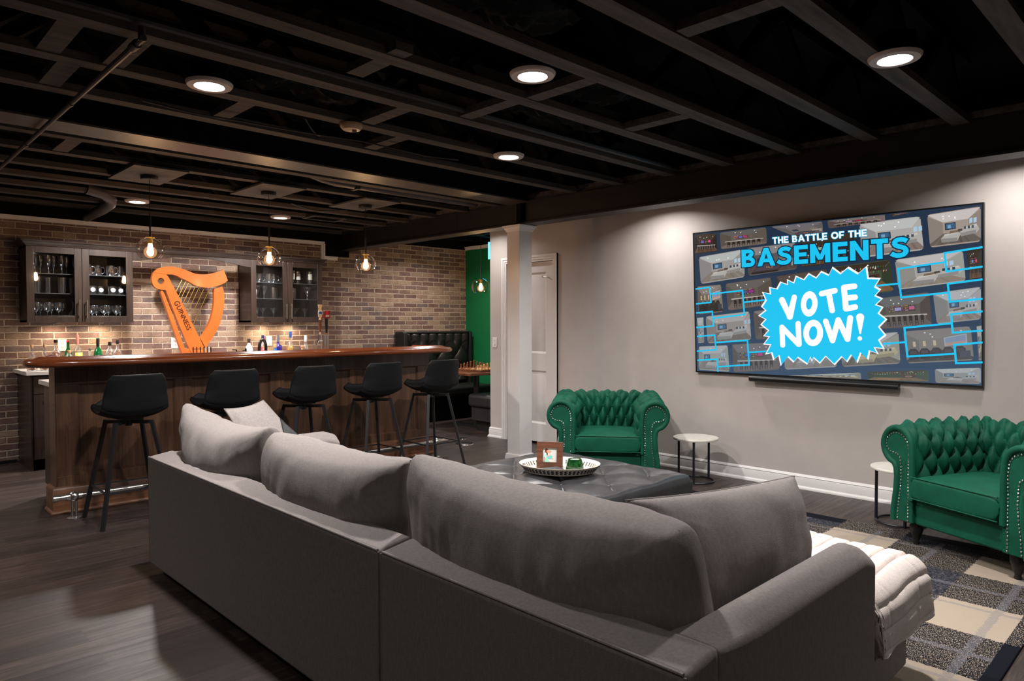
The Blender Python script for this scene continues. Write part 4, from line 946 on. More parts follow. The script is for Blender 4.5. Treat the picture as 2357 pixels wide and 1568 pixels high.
# ------------------------------------------------------------------ bar stools
def stool_shell(u, v):
    P = [(.235, .790), (.205, .755), (.15, .722), (.07, .706), (-.02, .702), (-.10, .706), (-.155, .724), (-.185, .765), (-.205, .83), (-.222, .90), (-.238, .965), (-.247, 1.003)]
    W = [.10, .165, .195, .205, .21, .212, .212, .208, .200, .190, .178, .150]
    t = v*(len(P)-1); i = min(int(t), len(P)-2); f = t-i
    y = P[i][0]*(1-f)+P[i+1][0]*f; z = P[i][1]*(1-f)+P[i+1][1]*f; w = W[i]*(1-f)+W[i+1]*f
    a = (u-.5)*2; seat = max(0, 1-v*1.9); back = max(0, v*2-1.05)
    side = abs(a)**2.6
    return (w*a, y+.055*side*min(1, back*2.2)*(1-.3*back), z+.050*side*(1 if .12 < v < .62 else .4)*(1-back))
def make_stool(x, y, lab):
    t = thing('bar_stool', lab, 'bar stool', (x, y, 0), 0, 'bar stools along the bar')
    part('bucket_seat', MB().grid(25, 45, stool_shell), M['pu'], t, solid_=.020, sub=1, smooth=80)
    part('swivel', MB().cyl((0, 0, .64), (0, 0, .712), .022, n=18).box(-.07, .07, -.07, .07, .686, .698), M['blackmetal'], t)
    tops = [(-.112, -.112), (.112, -.112), (.112, .112), (-.112, .112)]; feet = [(-.225, -.225), (.225, -.225), (.225, .225), (-.225, .225)]
    f = MB().bar((-.118, -.118, .668), (.118, .118, .668), .024, .022).bar((-.118, .118, .666), (.118, -.118, .666), .024, .022)
    part('top_frame', f, M['blackmetal'], t)
    for a, b in zip(tops, feet): part('leg', MB().bar((a[0], a[1], .678), (b[0], b[1], .0), .022, .022, up=(1, 1, 0)), M['blackmetal'], t)
    s = MB(); k = .225-.075*.25/.678*1.0
    q = [(-.187, -.187), (.187, -.187), (.187, .187), (-.187, .187)]
    for i in range(4): s.bar((*q[i], .225), (*q[(i+1) % 4], .225), .010)
    part('foot_ring', s, M['blackmetal'], t)
    return t
sx = [1.475, 2.13, 2.78, 3.435, 4.085]
slab_ = ['black bucket-seat bar stool at the left end of the bar', 'black bucket-seat bar stool behind the far end of the grey sofa, second from the left', 'black bucket-seat bar stool in the middle of the row of five', 'black bucket-seat bar stool second from the right end of the bar', 'black bucket-seat bar stool at the right end of the bar nearest the booth']
s0 = None
for x, l in zip(sx, slab_):
    if s0 is None: s0 = make_stool(x, 5.285, l)
    else: dup(s0, (x, 5.285, 0), None, l)

# ------------------------------------------------------------------ soft things
def pillow_mb(w, h, t, p=.5, pinch=.05, n=48, wr=.006, seed=0, sag=0., corner=0., quadmap=None, cneg=None):
    """stuffed cushion standing in the x-z plane, thickness along y"""
    def side(s):
        def fn(u, v):
            a, b = (u-.5)*2, (v-.5)*2
            a = math.copysign(abs(a)**.8, a); b = math.copysign(abs(b)**.8, b)
            th = ((1-a*a)*(1-b*b))
            th = max(th, 0)**p
            x = w/2*a*(1-pinch*(1-b*b)); z = h/2*b*(1-pinch*(1-a*a))
            rc = (corner if a*b > 0 or cneg is None else cneg if a < 0 and b > 0 else corner)*max(0, abs(a)+abs(b)-1)**3
            x *= 1-rc*(.55 if cneg is not None and a < 0 else 1); z *= 1-rc
            ang = math.atan2(b, a+1e-6); rad = max(abs(a), abs(b))
            n1 = noise.noise((x*5+seed, z*5, seed))
            fold = noise.noise((x*22+seed*3, z*3.2, seed+s)) * (1-.5*abs(b))
            edge = math.sin((x*34 if abs(b) > abs(a) else z*34)+seed*2+4*n1)*max(0, rad-.35)**1.5
            th2 = th*(t/2+.018*n1)+wr*(fold*1.2+edge*1.4)*min(1, th*3)
            z -= sag*(1-a*a)*max(0, b)*.5
            return quadmap(x, s*th2, z) if quadmap else (x, s*th2, z)
        return fn
    m = MB().grid(n, n, side(-1)); m.grid(n, n, side(1))
    return m
def seam(w, h, pinch=.05, sag=0., corner=0., r=.004):
    pts = []
    def e(a, b):
        x = w/2*a*(1-pinch*(1-b*b)); z = h/2*b*(1-pinch*(1-a*a)); rc = corner*max(0, abs(a)+abs(b)-1)**3
        return (x*(1-rc), 0, z*(1-rc)-sag*(1-a*a)*max(0, b)*.5)
    q = [i/12*2-1 for i in range(12)]
    for a in q: pts.append(e(a, -1))
    for b in q: pts.append(e(1, b))
    for a in q: pts.append(e(-a, 1))
    for b in q: pts.append(e(-1, -b))
    return MB().tube(pts, r, 6, closed=True)
def merge(me):
    bm = bmesh.new(); bm.from_mesh(me); bmesh.ops.remove_doubles(bm, verts=bm.verts, dist=.0006); bmesh.ops.recalc_face_normals(bm, faces=bm.faces); bm.to_mesh(me); bm.free()
    me.polygons.foreach_set('use_smooth', [True]*len(me.polygons)); return me
def cushion(parent, name, w, h, t, loc, rot, world_origin=None, mat=None, **k):
    me = merge(pillow_mb(w, h, t, **k).mesh(name, mat or M['fabric'], 80))
    o = bpy.data.objects.new(name, me); col.objects.link(o); o.parent = parent; o.location = loc; o.rotation_euler = rot
    return o
# ------------------------------------------------------------------ sectional sofa (back toward the camera, along Y)
SX0, SX1 = 1.22, 2.30
def sofa_module(label, y0, y1, arm_side, extra=None):
    ox, oy = SX0, (y0+y1)/2
    t = thing('sectional_sofa', label, 'sofa', (ox, oy, 0))
    t['group'] = 'modules of the grey sectional sofa'
    W = lambda mb: mb.move(lambda x, y, z: (x-ox, y-oy, z))
    a0 = y0 if arm_side != 'low' else y0; a1 = y1
    # back frame, slightly sloping top
    bk = MB().add([(SX0, y0, .05), (SX0+.15, y0, .05), (SX0+.15, y1, .05), (SX0, y1, .05), (SX0, y0, .625), (SX0+.13, y0, .645), (SX0+.13, y1, .645), (SX0, y1, .625)],
                  [(0, 3, 2, 1), (4, 5, 6, 7), (0, 1, 5, 4), (1, 2, 6, 5), (2, 3, 7, 6), (3, 0, 4, 7)])
    part('back_frame', W(bk), M['fabric'], t, bevel=.014, seg=3)
    part('piping', W(MB().tube([(SX0+.004, y0+.01, .624), (SX0+.004, y1-.01, .624)], .0045, 8).tube([(SX0+.003, y0+.006, .06), (SX0+.003, y0+.006, .62)], .0035, 8).tube([(SX0+.003, y1-.006, .06), (SX0+.003, y1-.006, .62)], .0035, 8)), M['fabric'], t)
    # arm with a crowned top
    if arm_side == 'low': b0, b1 = y0, y0+.135
    else: b0, b1 = y1-.15, y1
    nx = 24; prof = [(b0, .06)]+[(b0+(b1-b0)*i/8, .615+.045*math.sin(PI*i/8)) for i in range(9)]+[(b1, .06)]
    am = MB(); rows = []
    for i in range(nx+1):
        x = SX0+.125+(SX1-SX0-.125)*i/nx; k = 1 if i < nx-2 else (1-.02*(i-nx+2)); bl = min(1, i/5)
        rows.append([(x, y, (z*bl+.638*(1-bl))*k if z > .3 else z) for y, z in prof])
    n_ = len(prof); am.add([p for r in rows for p in r], [(i*n_+j, i*n_+j+1, (i+1)*n_+j+1, (i+1)*n_+j) for i in range(nx) for j in range(n_-1)]+[tuple(range(n_))[::-1], tuple(range(nx*n_, (nx+1)*n_))]+[(i*n_+n_-1, i*n_, (i+1)*n_, (i+1)*n_+n_-1) for i in range(nx)])
    part('arm', W(am), M['fabric'], t, bevel=.012, seg=3, smooth=50)
    i0, i1 = (b1, y1) if arm_side == 'low' else (y0, b0)
    part('seat_base', W(MB().box(SX0+.15, SX1-.02, i0, i1, .06, .27)), M['fabric'], t, bevel=.01)
    nseat = 1 if arm_side == 'low' else 2
    for k in range(nseat):
        ya = i0+(i1-i0)*k/nseat+.006; yb = i0+(i1-i0)*(k+1)/nseat-.006
        part('seat_cushion', W(MB().box(SX0+.16, SX1-.01, ya, yb, .272, .43)), M['fabric'], t, bevel=.03, seg=3)
    for x in (SX0+.08, SX1-.1):
        for y in (y0+.1, y1-.1): part('foot', W(MB().box(x-.03, x+.03, y-.03, y+.03, 0, .06)), M['blackplastic'], t)
    return t, W, (ox, oy)
far, Wf, of = sofa_module('long grey linen sofa section from the vertical seam to the far left corner', 1.848, 4.05, 'high')
near, Wn, on = sofa_module('nearest grey linen sofa section with the right arm and chaise, in front of the camera', .75, 1.842, 'low')
# chaise in front of the near section
part('chaise_base', Wn(MB().box(SX1-.01, 2.88, .83, 1.78, .05, .27)), M['fabric'], near, bevel=.012, seg=3)
part('chaise_cushion', Wn(MB().box(SX1-.0, 2.89, .835, 1.78, .272, .425)), M['fabric'], near, bevel=.03, seg=3)
for y in (.9, 1.7): part('foot', Wn(MB().box(2.78, 2.84, y-.03, y+.03, .011, .05)), M['blackplastic'], near)
# loose back cushions leaning on the back frame
lean = math.radians(-11)
def back_cushion(parent, o, y0, y1, h, t, x, z, seed, yaw=0., ln=lean, **k):
    return cushion(parent, 'back_cushion', y1-y0, h, t, (x-o[0], (y0+y1)/2-o[1], z), (ln, 0, PI/2+yaw), seed=seed, **k)
back_cushion(near, on, .845, 1.935, .60, .36, 1.475, .605, 3, p=.33, pinch=.03, n=72, corner=.02, cneg=.18, sag=.085, wr=.006)
back_cushion(far, of, 1.94, 3.03, .58, .36, 1.475, .590, 11, p=.33, pinch=.03, n=72, corner=.09, cneg=.02, sag=.085, wr=.007)
back_cushion(far, of, 3.0, 4.0, .58, .35, 1.465, .62, 23, yaw=.02, p=.36, pinch=.055, n=72, corner=.0, cneg=.13, sag=.15, wr=.007)
# throw pillows
def throw(name, label, w, h, t, loc, rot, mat=None, **k):
    o = bpy.data.objects.new(name, merge(pillow_mb(w, h, t, **k).mesh(name, mat or M['fabric'], 80))); col.objects.link(o); o.location = loc; o.rotation_euler = rot
    tag(o, label, 'pillow')
    s = part('piping', seam(w, h, k.get('pinch', .05), k.get('sag', 0.), k.get('corner', 0.)), mat or M['fabric'], o)
    return o
def corners(c00, c10, c11, c01, w, h, out):
    c = [Vector(p) for p in (c00, c10, c11, c01)]; o = sum(c, Vector())/4; out = Vector(out).normalized()
    def fn(x, y, z):
        u, v = x/w+.5, z/h+.5
        return ((c[0]*(1-u)+c[1]*u)*(1-v)+(c[3]*(1-u)+c[2]*u)*v)-o+out*y
    return fn, o
def throw4(name, label, cs, t, out, mat=None, **k):
    w, h = .5, .5
    fn, o = corners(*cs, w, h, out)
    me = merge(pillow_mb(w, h, t, quadmap=fn, **k).mesh(name, mat or M['fabric'], 80)); ob = bpy.data.objects.new(name, me); col.objects.link(ob); ob.location = o
    tag(ob, label, 'pillow')
    part('piping', seam(w, h, k.get('pinch', .05), 0, k.get('corner', 0.)).move(fn), mat or M['fabric'], ob)
    return ob
throw4('sofa_pillow', 'large grey pillow leaning on the near sofa arm beside the white throw', ((1.50, 1.0, .455), (2.36, .985, .50), (2.41, 1.06, .80), (1.56, 1.15, .85)), .24, (0, -1, .2), p=.42, pinch=.06, n=56, wr=.005, seed=5)
throw4('throw_pillow', 'light grey throw pillow at the far end of the sofa before the stools', ((1.60, 3.45, .48), (2.02, 3.56, .52), (1.755, 3.80, .905), (1.50, 3.72, .885)), .15, (-.6, -.6, .35), p=.5, pinch=.07, n=44, wr=.004, seed=9)
throw4('throw_pillow', 'small dark charcoal pillow showing one corner above the middle back cushion', ((1.62, 3.18, .48), (1.90, 3.2, .46), (1.84, 3.30, .66), (1.665, 3.42, .85)), .09, (-.6, -.6, .35), M['darkfabric'], p=.5, pinch=.08, n=36, seed=14)

# ------------------------------------------------------------------ fur throw over the chaise
def blanket():
    cx1, cy0, zt, R = 2.885, .855, .436, .062
    def fn(u, v):
        a = 2.14+u*1.06
        k = min(1, max(0, (a-2.335)/.07)); k = k*k*(3-2*k)
        b0 = .905+(.56-.905)*k
        b = b0+v*(1.66-b0)
        ex, ey = max(0, a-cx1), max(0, cy0-b); e = math.hypot(ex, ey)
        lim = .205+.03*noise.noise((a*4, b*4, 5)); e = min(e, lim)
        x, y, z = min(a, cx1), max(b, cy0) if e > 0 else b, zt
        nx, ny, nz = 0, 0, 1
        if e > 0:
            h = math.hypot(ex, ey); dx, dy = ex/h, -ey/h; q = min(e/R, PI/2); rest = max(0, e-R*PI/2)
            hor = R*math.sin(q)+.10*rest; z = zt-R*(1-math.cos(q))-rest
            x += dx*hor; y += dy*hor; nx, ny, nz = dx*math.sin(q), dy*math.sin(q), math.cos(q)
        g = b+.10*a+.030*math.sin(a*3.3+.5)+.010*noise.noise((a*3, b*3, 7))
        rib = min(1, abs(math.sin(g*PI/.066))*1.9)**.6
        seam_ = min(1, abs(math.sin((a+.15*math.floor(g/.066)*1.7)*PI/.30))*5)**.5
        puff = .021*rib*(.72+.28*seam_)+.010*noise.noise((a*5, b*5, 1))+.008
        return (x+nx*puff, y+ny*puff, max(z+nz*puff, .03))
    return MB().grid(170, 210, fn)
bl_o = single('fur_throw', blanket(), M['fur'], 'cream white ribbed faux fur throw draped over the chaise end of the sofa', 'throw blanket', smooth=80, solid_=.012)

# ------------------------------------------------------------------ ottoman
OBT = MB().ball((0, 0, 0), .011, 10, 6, (1, 1, .5)).mesh('button', M['leather'], 80)
def tuft(a, b, pa, pb, pw=.45):
    u, v = a/pa, b/pb
    return (abs(math.sin(PI*(u+v)))*abs(math.sin(PI*(u-v))))**pw
OX0, OX1, OY0, OY1, OZ = 2.50, 3.59, 2.17, 3.29, .455
ot = thing('ottoman', 'large square charcoal leather tufted ottoman in the middle of the seating area', 'ottoman', ((OX0+OX1)/2, (OY0+OY1)/2, .011))
ocx, ocy = (OX0+OX1)/2, (OY0+OY1)/2; hx, hy = (OX1-OX0)/2, (OY1-OY0)/2
def otop(u, v):
    a, b = (u-.5)*2, (v-.5)*2
    ex = max(0, (abs(a)-.93)/.07); ey = max(0, (abs(b)-.93)/.07); e = min(1, math.hypot(ex, ey))
    h = tuft(a*hx+.0, b*hy, .37, .37, .38)
    fade = 1-min(1, max(0, (max(abs(a), abs(b))-.80)/.18))
    z = OZ-.004+.018*(1-a*a)*(1-b*b)-.030*(1-h)*fade-.045*(1-math.sqrt(max(0, 1-e*e)))
    return (hx*a, hy*b, z+.003*noise.noise((a*9, b*9, 0)))
part('tufted_top', MB().grid(150, 150, otop), M['leather'], ot, smooth=80)
part('side_upholstery', MB().box(-hx, hx, -hy, hy, .08, OZ-.048), M['leather'], ot, bevel=.006)
for i in range(-2, 3):
    for j in range(-2, 3):
        for (aa, bb) in ((i*.37, j*.37), ((i+.5)*.37, (j+.5)*.37)):
            if abs(aa) < hx*.8 and abs(bb) < hy*.8:
                o = bpy.data.objects.new('button', OBT); col.objects.link(o); o.parent = ot; o.location = (aa, bb, OZ-.030+.018*(1-(aa/hx)**2)*(1-(bb/hy)**2))
for x in (-hx+.08, hx-.08):
    for y in (-hy+.08, hy-.08): part('foot', MB().lathe([(0, 0), (.02, 0), (.03, .08), (0, .08)], (x, y, 0), 14), M['blackplastic'], ot)

# tray and what stands on it
ta = math.atan2(-.32, .235)
TZ = OZ+.028
tr = thing('serving_tray', 'oval white metal tray with pierced dark-patterned rim on the ottoman', 'tray', (3.02, 2.70, TZ), ta)
ra, rb = .200, .160
def ell(k, z, n=72): return [(ra*k*math.cos(2*PI*i/n), rb*k*math.sin(2*PI*i/n), z) for i in range(n)]
tm = MB(); n = 72
rings = [ell(.0001, .002), ell(1.0, .002), ell(1.02, .005), ell(1.15, .042), ell(1.17, .043), ell(1.17, .046), ell(1.14, .045), ell(1.0, .006), ell(.0001, .005)]
tm.add([p for r in rings for p in r], [(i*n+k, i*n+(k+1) % n, (i+1)*n+(k+1) % n, (i+1)*n+k) for i in range(len(rings)-1) for k in range(n)])
part('dish', tm, solid('ivory_enamel', (224, 214, 196), .35), tr, smooth=50)
pats = {}
def on_rim(ang, f, off):
    k = 1.02+(1.15-1.02)*f; c, s = math.cos(ang), math.sin(ang); nrm = Vector((c/ra, s/rb, 0)).normalized()
    return Vector((ra*k*c, rb*k*s, .005+.036*f))+nrm*off
for i in range(56):
    a = 2*PI*i/56
    if min(abs((a+PI) % (2*PI)-PI), abs(a-PI)) < .22: continue
    w_ = 2*PI/56
    side_ = 'near' if math.sin(a) < 0 else 'far'
    for off, mb_, sh in ((.0022, pats.setdefault(side_+'o', MB()), 1), (-.0074, pats.setdefault(side_+'i', MB()), .55)):
        # dark openings: a lozenge chain and two dots between the fingers of metal
        for (c0, f0, dw, df) in ((0, .30, .20, .17), (0, .62, .20, .17), (0, .46, .09, .10), (.36, .46, .10, .10), (.36, .80, .09, .08), (.36, .16, .09, .08)):
            if sh < 1 and c0: continue
            pts = [on_rim(a+w_*(c0+dw*sh*1.5*math.cos(q)), f0+df*math.sin(q), off) for q in [2*PI*j/8 for j in range(8)]]
            mb_.poly(pts)
dark = solid('rim_opening_dark', (34, 34, 40), .5)
for k_ in pats: part('pierced_pattern', pats[k_], dark, tr, smooth=0)
for s in (-1, 1):
    hm = MB()
    for off in (.0024, -.0056):
        hm.poly([on_rim((0 if s > 0 else PI)+.20*math.cos(q)*1.0, .60+.24*math.sin(q), off) for q in [2*PI*j/16 for j in range(16)]])
    part('handle_opening', hm, solid('handle_gap', (92, 90, 92)), tr, smooth=0)
# picture in the bottom of the tray
pm_ = MB()
for pts, c in (([(-.10, -.10), (.12, -.10), (.14, .02), (.02, .10), (-.12, .06)], srgb(128, 132, 138)), ([(-.13, .03), (-.05, .05), (-.02, .01), (-.11, -.01)], srgb(60, 64, 76)), ([(.02, -.09), (.12, -.06), (.10, -.02), (.0, -.05)], srgb(48, 52, 64)), ([(-.04, -.02), (.03, 0), (.01, .05), (-.05, .04)], srgb(206, 206, 202))):
    pm_.poly([(x, y, .0072+.0002*len(pm_.f)) for x, y in pts], c)
part('tray_print', pm_, attr_mat('tray_print'), tr)
fx_dir = Vector((3.064-2.988, 2.723-2.833)).normalized()
fa = math.atan2(fx_dir.y, fx_dir.x)
pf = thing('photo_frame', 'square reddish wooden picture frame on the tray showing a woman holding a baby', 'picture frame', (3.005, 2.765, TZ+.0055), fa)
pf.rotation_euler = (math.radians(-9), 0, fa)
S = .077; Wd = .037
for a in range(4):
    o = [(-S, 0), (S, 0), (S-Wd, Wd), (-S+Wd, Wd)]
    def rr(x, z, a=a):
        z -= S
        for _ in range(a): x, z = -z, x
        return x, z+S
    part('frame_side', MB().prism([rr(*q) for q in o], fl(-.008), fl(.008)), M['framewood'], pf, bevel=.0015, smooth=0)
S2 = S-Wd
part('backing', MB().box(-S+.01, S-.01, .0, .006, .01, 2*S-.01), M['blackplastic'], pf)
part('easel_leg', MB().add([(-.02, .007, .10), (.02, .007, .10), (.02, .045, .009), (-.02, .045, .009), (-.02, .009, .10), (.02, .009, .10), (.02, .048, .009), (-.02, .048, .009)], [(0, 1, 2, 3), (7, 6, 5, 4), (0, 4, 5, 1), (1, 5, 6, 2), (2, 6, 7, 3), (3, 7, 4, 0)]), M['blackplastic'], pf)
ph = MB()
def el(cx, cz, rx, rz, rot=0, n=18): return [(cx+rx*math.cos(t)*math.cos(rot)-rz*math.sin(t)*math.sin(rot), cz+rx*math.cos(t)*math.sin(rot)+rz*math.sin(t)*math.cos(rot)) for t in [2*PI*i/n for i in range(n)]]
def flat(mb, polys, fn, step):
    for k, (pts, c) in enumerate(polys): mb.poly([fn(p[0], p[1], step*(k+1)) for p in pts], srgb(*c))
q = S2+.002
flat(ph, [([(-1, -1), (1, -1), (1, 1), (-1, 1)], (206, 208, 206)), (el(-.48, .35, .24, .60, .1), (122, 62, 44)), (el(-.42, .60, .22, .25), (104, 50, 36)), (el(-.55, -.75, .3, .9), (122, 66, 48)), (el(-.35, -.62, .46, .50), (150, 212, 196)), (el(.45, -.85, .42, .14, -.8), (226, 214, 202)), (el(.15, -.75, .35, .22, -.5), (228, 214, 200)),
          (el(-.62, -.05, .20, .40, .1), (176, 220, 218)), (el(-.68, -.52, .09, .22), (222, 160, 134)), (el(-.30, .50, .16, .22, .2), (224, 150, 122)), (el(.0, .15, .28, .34), (216, 226, 226)), (el(.05, -.28, .36, .26), (112, 200, 196)), (el(-.02, .42, .21, .23), (236, 178, 152)), (el(.0, .50, .20, .16), (214, 160, 128)), (el(-.12, -.04, .40, .08, .35), (230, 182, 158)), (el(.38, -.42, .07, .22, .3), (230, 178, 154)), (el(-.33, .44, .05, .02), (150, 50, 50)), (el(-.02, .33, .05, .02), (170, 70, 66))],
     lambda x, y, d: (x*q, -.0010-d, S+y*q), .00012)
part('photograph', ph, attr_mat('photo_print'), pf)
single('black_box', MB().box(-.060, .060, -.040, .040, 0, .019), solid('charcoal_box', (52, 52, 54), .45), 'flat dark grey box with a pale leaf mark lying in front of the picture frame', 'box', bevel=.0015).location = (2.945, 2.695, TZ+.0055)
bxo = bpy.data.objects['black_box']; bxo.rotation_euler = (0, 0, ta+.62)
part('leaf_emblem', MB().poly([(-.02, -.004, .0186), (.0, .006, .0186), (.024, .002, .0186), (.004, -.006, .0186)]).poly([(-.006, -.012, .0187), (.004, .014, .0187), (.008, .0, .0187)]), solid('pale_gold', (196, 186, 150)), bxo, smooth=0)
cn = thing('candle_jar', 'ribbed dark green glass candle holder with white candle on the tray', 'candle', (3.015, 2.58, TZ+.0055))
part('glass_cup', MB().lathe([(r_*1.34, z_*1.42) for r_, z_ in [(0, 0), (.029, 0), (.034, .006), (.037, .016), (.034, .034), (.0285, .054), (.0265, .058), (.0255, .058), (.027, .054), (.032, .036), (.034, .018), (0, .006)]], n=84, flute=.035, nf=21), M['mercury'], cn, smooth=60)
part('candle_wax', MB().lathe([(0, .014), (.031, .014), (.033, .075), (0, .076)], n=28), solid('white_wax', (236, 228, 216), .5), cn)

# ------------------------------------------------------------------ chesterfield armchairs
def arm_profile():
    c = (.112, .588); r = .108
    P = [(0, .28), (0, .34), (0, .40), (.0, .46), (.0, .52)]
    for i in range(17):
        a = math.radians(170-i*(170+62)/16); P.append((c[0]+r*math.cos(a), c[1]+r*math.sin(a)))
    P += [(.135, .482), (.118, .455), (.112, .40), (.118, .32), (.130, .24), (.138, .18), (.138, .135)]
    # resample by arc length
    L = [0]
    for a, b in zip(P, P[1:]): L.append(L[-1]+math.dist(a, b))
    return P, L
AP, AL = arm_profile()
def prof_at(s):
    s = min(max(s, 0), AL[-1]-1e-6)
    for i in range(len(AP)-1):
        if AL[i+1] > s: break
    f = (s-AL[i])/(AL[i+1]-AL[i]); a, b = AP[i], AP[i+1]
    d = (a[0]+(b[0]-a[0])*f, a[1]+(b[1]-a[1])*f)
    t = Vector((b[0]-a[0], b[1]-a[1])).normalized(); return d, (-t.y, t.x)
ZT = .585       # arc length up to which the tufting runs
def tufted(kind):
    wi, yb = .27, .55
    nu, nv = (110, 110)
    def fn(u, v):
        s = v*AL[-1]; (d, z), nr = prof_at(s)
        h = 0
        if kind == 'back':
            L = wi+d; x = -L+2*L*u; y = yb+d; aa = (u-.5)*2*(wi+.10); n3 = (0, nr[0], nr[1])
            edge = min(1, max(0, (1-abs(u-.5)*2)/.05))
        else:
            sg = -1 if kind == 'left' else 1
            y = (yb+d)*u; x = sg*(wi+d); aa = (yb+.10)*u+.03; n3 = (sg*nr[0], 0, nr[1])
            edge = min(1, max(0, u/.14))*min(1, max(0, (1-u)/.03))
        if s < ZT:
            f = min(1, (ZT-s)/.09)*edge
            h = .052*f*(tuft(aa, s-.035, .110, .19, .42)-.15)
        fold = .0035*math.sin(aa*190+5*noise.noise((aa*12, s*10, 3)))*(1 if .30 < s < .60 else 0)*edge if kind != 'back' else .0015*math.sin(aa*160+s*90)*(1 if s < .5 else 0)*edge
        return (x+n3[0]*-(-h-fold), y+n3[1]*-(-h-fold), z+n3[2]*-(-h-fold))
    return MB().grid(nu, nv, fn)
BTN = MB().ball((0, 0, 0), .0075, 8, 6).mesh('button', M['velvet'], 80)
def make_chair(x, y, rot, label):
    t = thing('chesterfield_armchair', label, 'armchair', (x, y, 0), rot, 'green velvet armchairs')
    V = M['velvet']; wi, yb = .27, .55
    part('backrest', tufted('back'), V, t, smooth=80)
    bb_ = MB()
    for k, sg in (('left', -1), ('right', 1)):
        a = part('armrest', tufted(k), V, t, smooth=80)
        # scroll front: the arm section filled in and puffed
        P = [(d, z) for d, z in AP]; cl = P+[(.0, .135)]
        fr = MB().prism(cl, lambda d, z: (sg*(wi+d), -.012, z), lambda d, z: (sg*(wi+d), .02, z))
        part('scroll_front', fr, V, a, smooth=25, bevel=.006)
        rim = [(d, z) for d, z in AP]
        part('welt', MB().tube([(sg*(wi+d*.93+.006), -.010, z-.004) for d, z in rim], .019, 10), V, a, smooth=80)
        c = (.112, .588); nl = []
        outer = [(.030, .15), (.030, .30), (.030, .45), (.028, .55)]+[(c[0]+.078*math.cos(q), c[1]+.075*math.sin(q)) for q in [math.radians(175-18*i) for i in range(12)]]+[(.15, .540), (.11, .538), (.088, .515), (.082, .46), (.080, .40), (.086, .32), (.098, .24), (.104, .15)]
        tot = [0]
        for p, q in zip(outer, outer[1:]): tot.append(tot[-1]+math.dist(p, q))
        nn = 62; nails = MB()
        for i in range(nn):
            s = tot[-1]*i/(nn-1)
            j = max(jj for jj in range(len(tot)) if tot[jj] <= s+1e-9); j = min(j, len(outer)-2)
            f = (s-tot[j])/(tot[j+1]-tot[j]); d = outer[j][0]+(outer[j+1][0]-outer[j][0])*f; z = outer[j][1]+(outer[j+1][1]-outer[j][1])*f
            nails.ball((sg*(wi+d), -.014, z), .0064, 8, 5, (1, .7, 1))
        part('nailhead_trim', nails, M['chrome'], a, smooth=80, label='bright silver nailheads along the arm front')
    # buttons
    bt = []
    for i in range(-4, 5):
        for j in range(-1, 8):
            for off in (0, .5):
                aa, s = (i+off)*.110, (j+off)*.19+.035
                if not (.03 < s < ZT-.07): continue
                (d, z), nr = prof_at(s)
                if abs(aa) < wi+.06: bt.append((aa*(wi+d)/(wi+.10), yb+d, z))
                for sg in (-1, 1):
                    u = (aa-.03)/(yb+.10)
                    if .14 < u < .95: bt.append((sg*(wi+d), (yb+d)*u, z))
    for i, me in enumerate(bt): 
        o = bpy.data.objects.new('button', BTN); col.objects.link(o); o.parent = t; o.location = me
    part('base', MB().box(-wi-.005, wi+.005, .01, .62, .13, .285), V, t, bevel=.012, seg=3)
    part('arm_core', MB().box(-wi-.13, -wi-.006, .01, .66, .13, .44).box(wi+.006, wi+.13, .01, .66, .13, .44).box(-wi-.13, wi+.13, yb+.01, yb+.13, .13, .44), V, t)
    def cfn(u, v):
        # closed cushion: u round the section (y-z), v across
        a = 2*PI*u; e = .22
        cy, cz = math.copysign(abs(math.cos(a))**e, math.cos(a)), math.copysign(abs(math.sin(a))**e, math.sin(a))
        b = (v-.5)*2; k = (1-abs(b)**14)**.25 if abs(b) < 1 else 0
        return (wi*.985*b, .255+.295*cy*(.97+.03*k), .352+(.070+.020*(1-b*b)*(1-((cy)**2)*.8))*cz*max(.3, k))
    part('seat_cushion', MB().grid(64, 36, cfn, wrapu=True), V, t, smooth=60)
    part('cushion_piping', MB().tube([(wi*.97*(i/20*2-1), -.036, .418) for i in range(21)], .004, 6).tube([(wi*.97*(i/20*2-1), -.036, .292) for i in range(21)], .004, 6), V, t, smooth=80)
    for fx in (-1, 1):
        for fy in (.06, .62): part('foot', MB().lathe([(0, 0), (.017, 0), (.019, .008), (.015, .02), (.026, .055), (.036, .085), (.038, .11), (.030, .13), (0, .131)], (fx*.305, fy, 0), 20), M['blackplastic'], t, smooth=50)
    return t
# local front is -y; facing direction f -> rotation = atan2(f) + 90 deg
def chair_rot(deg): return math.radians(deg)+PI/2
dB = 154.0; fB = Vector((math.cos(math.radians(dB)), math.sin(math.radians(dB))))
dA = 218.0; fA_ = Vector((math.cos(math.radians(dA)), math.sin(math.radians(dA))))
make_chair(4.52-fA_.x*.03, 3.52-fA_.y*.03, chair_rot(dA), 'emerald green velvet buttoned armchair left of the television, beside the white door')
dupc = [o for o in col.objects if o.name == 'chesterfield_armchair'][0]
def deep_dup(root, loc, rotz, label):
    r = root.copy(); col.objects.link(r); r.location = loc; r.rotation_euler = (0, 0, rotz); r['label'] = label
    def rec(src, dst):
        for ch in list(src.children):
            c = ch.copy(); col.objects.link(c); c.parent = dst; rec(ch, c)
    rec(root, r); return r
deep_dup(dupc, (4.43-fB.x*.03, 1.06-fB.y*.03, .011), chair_rot(dB), 'emerald green velvet buttoned armchair on the plaid rug at the right edge of the picture')

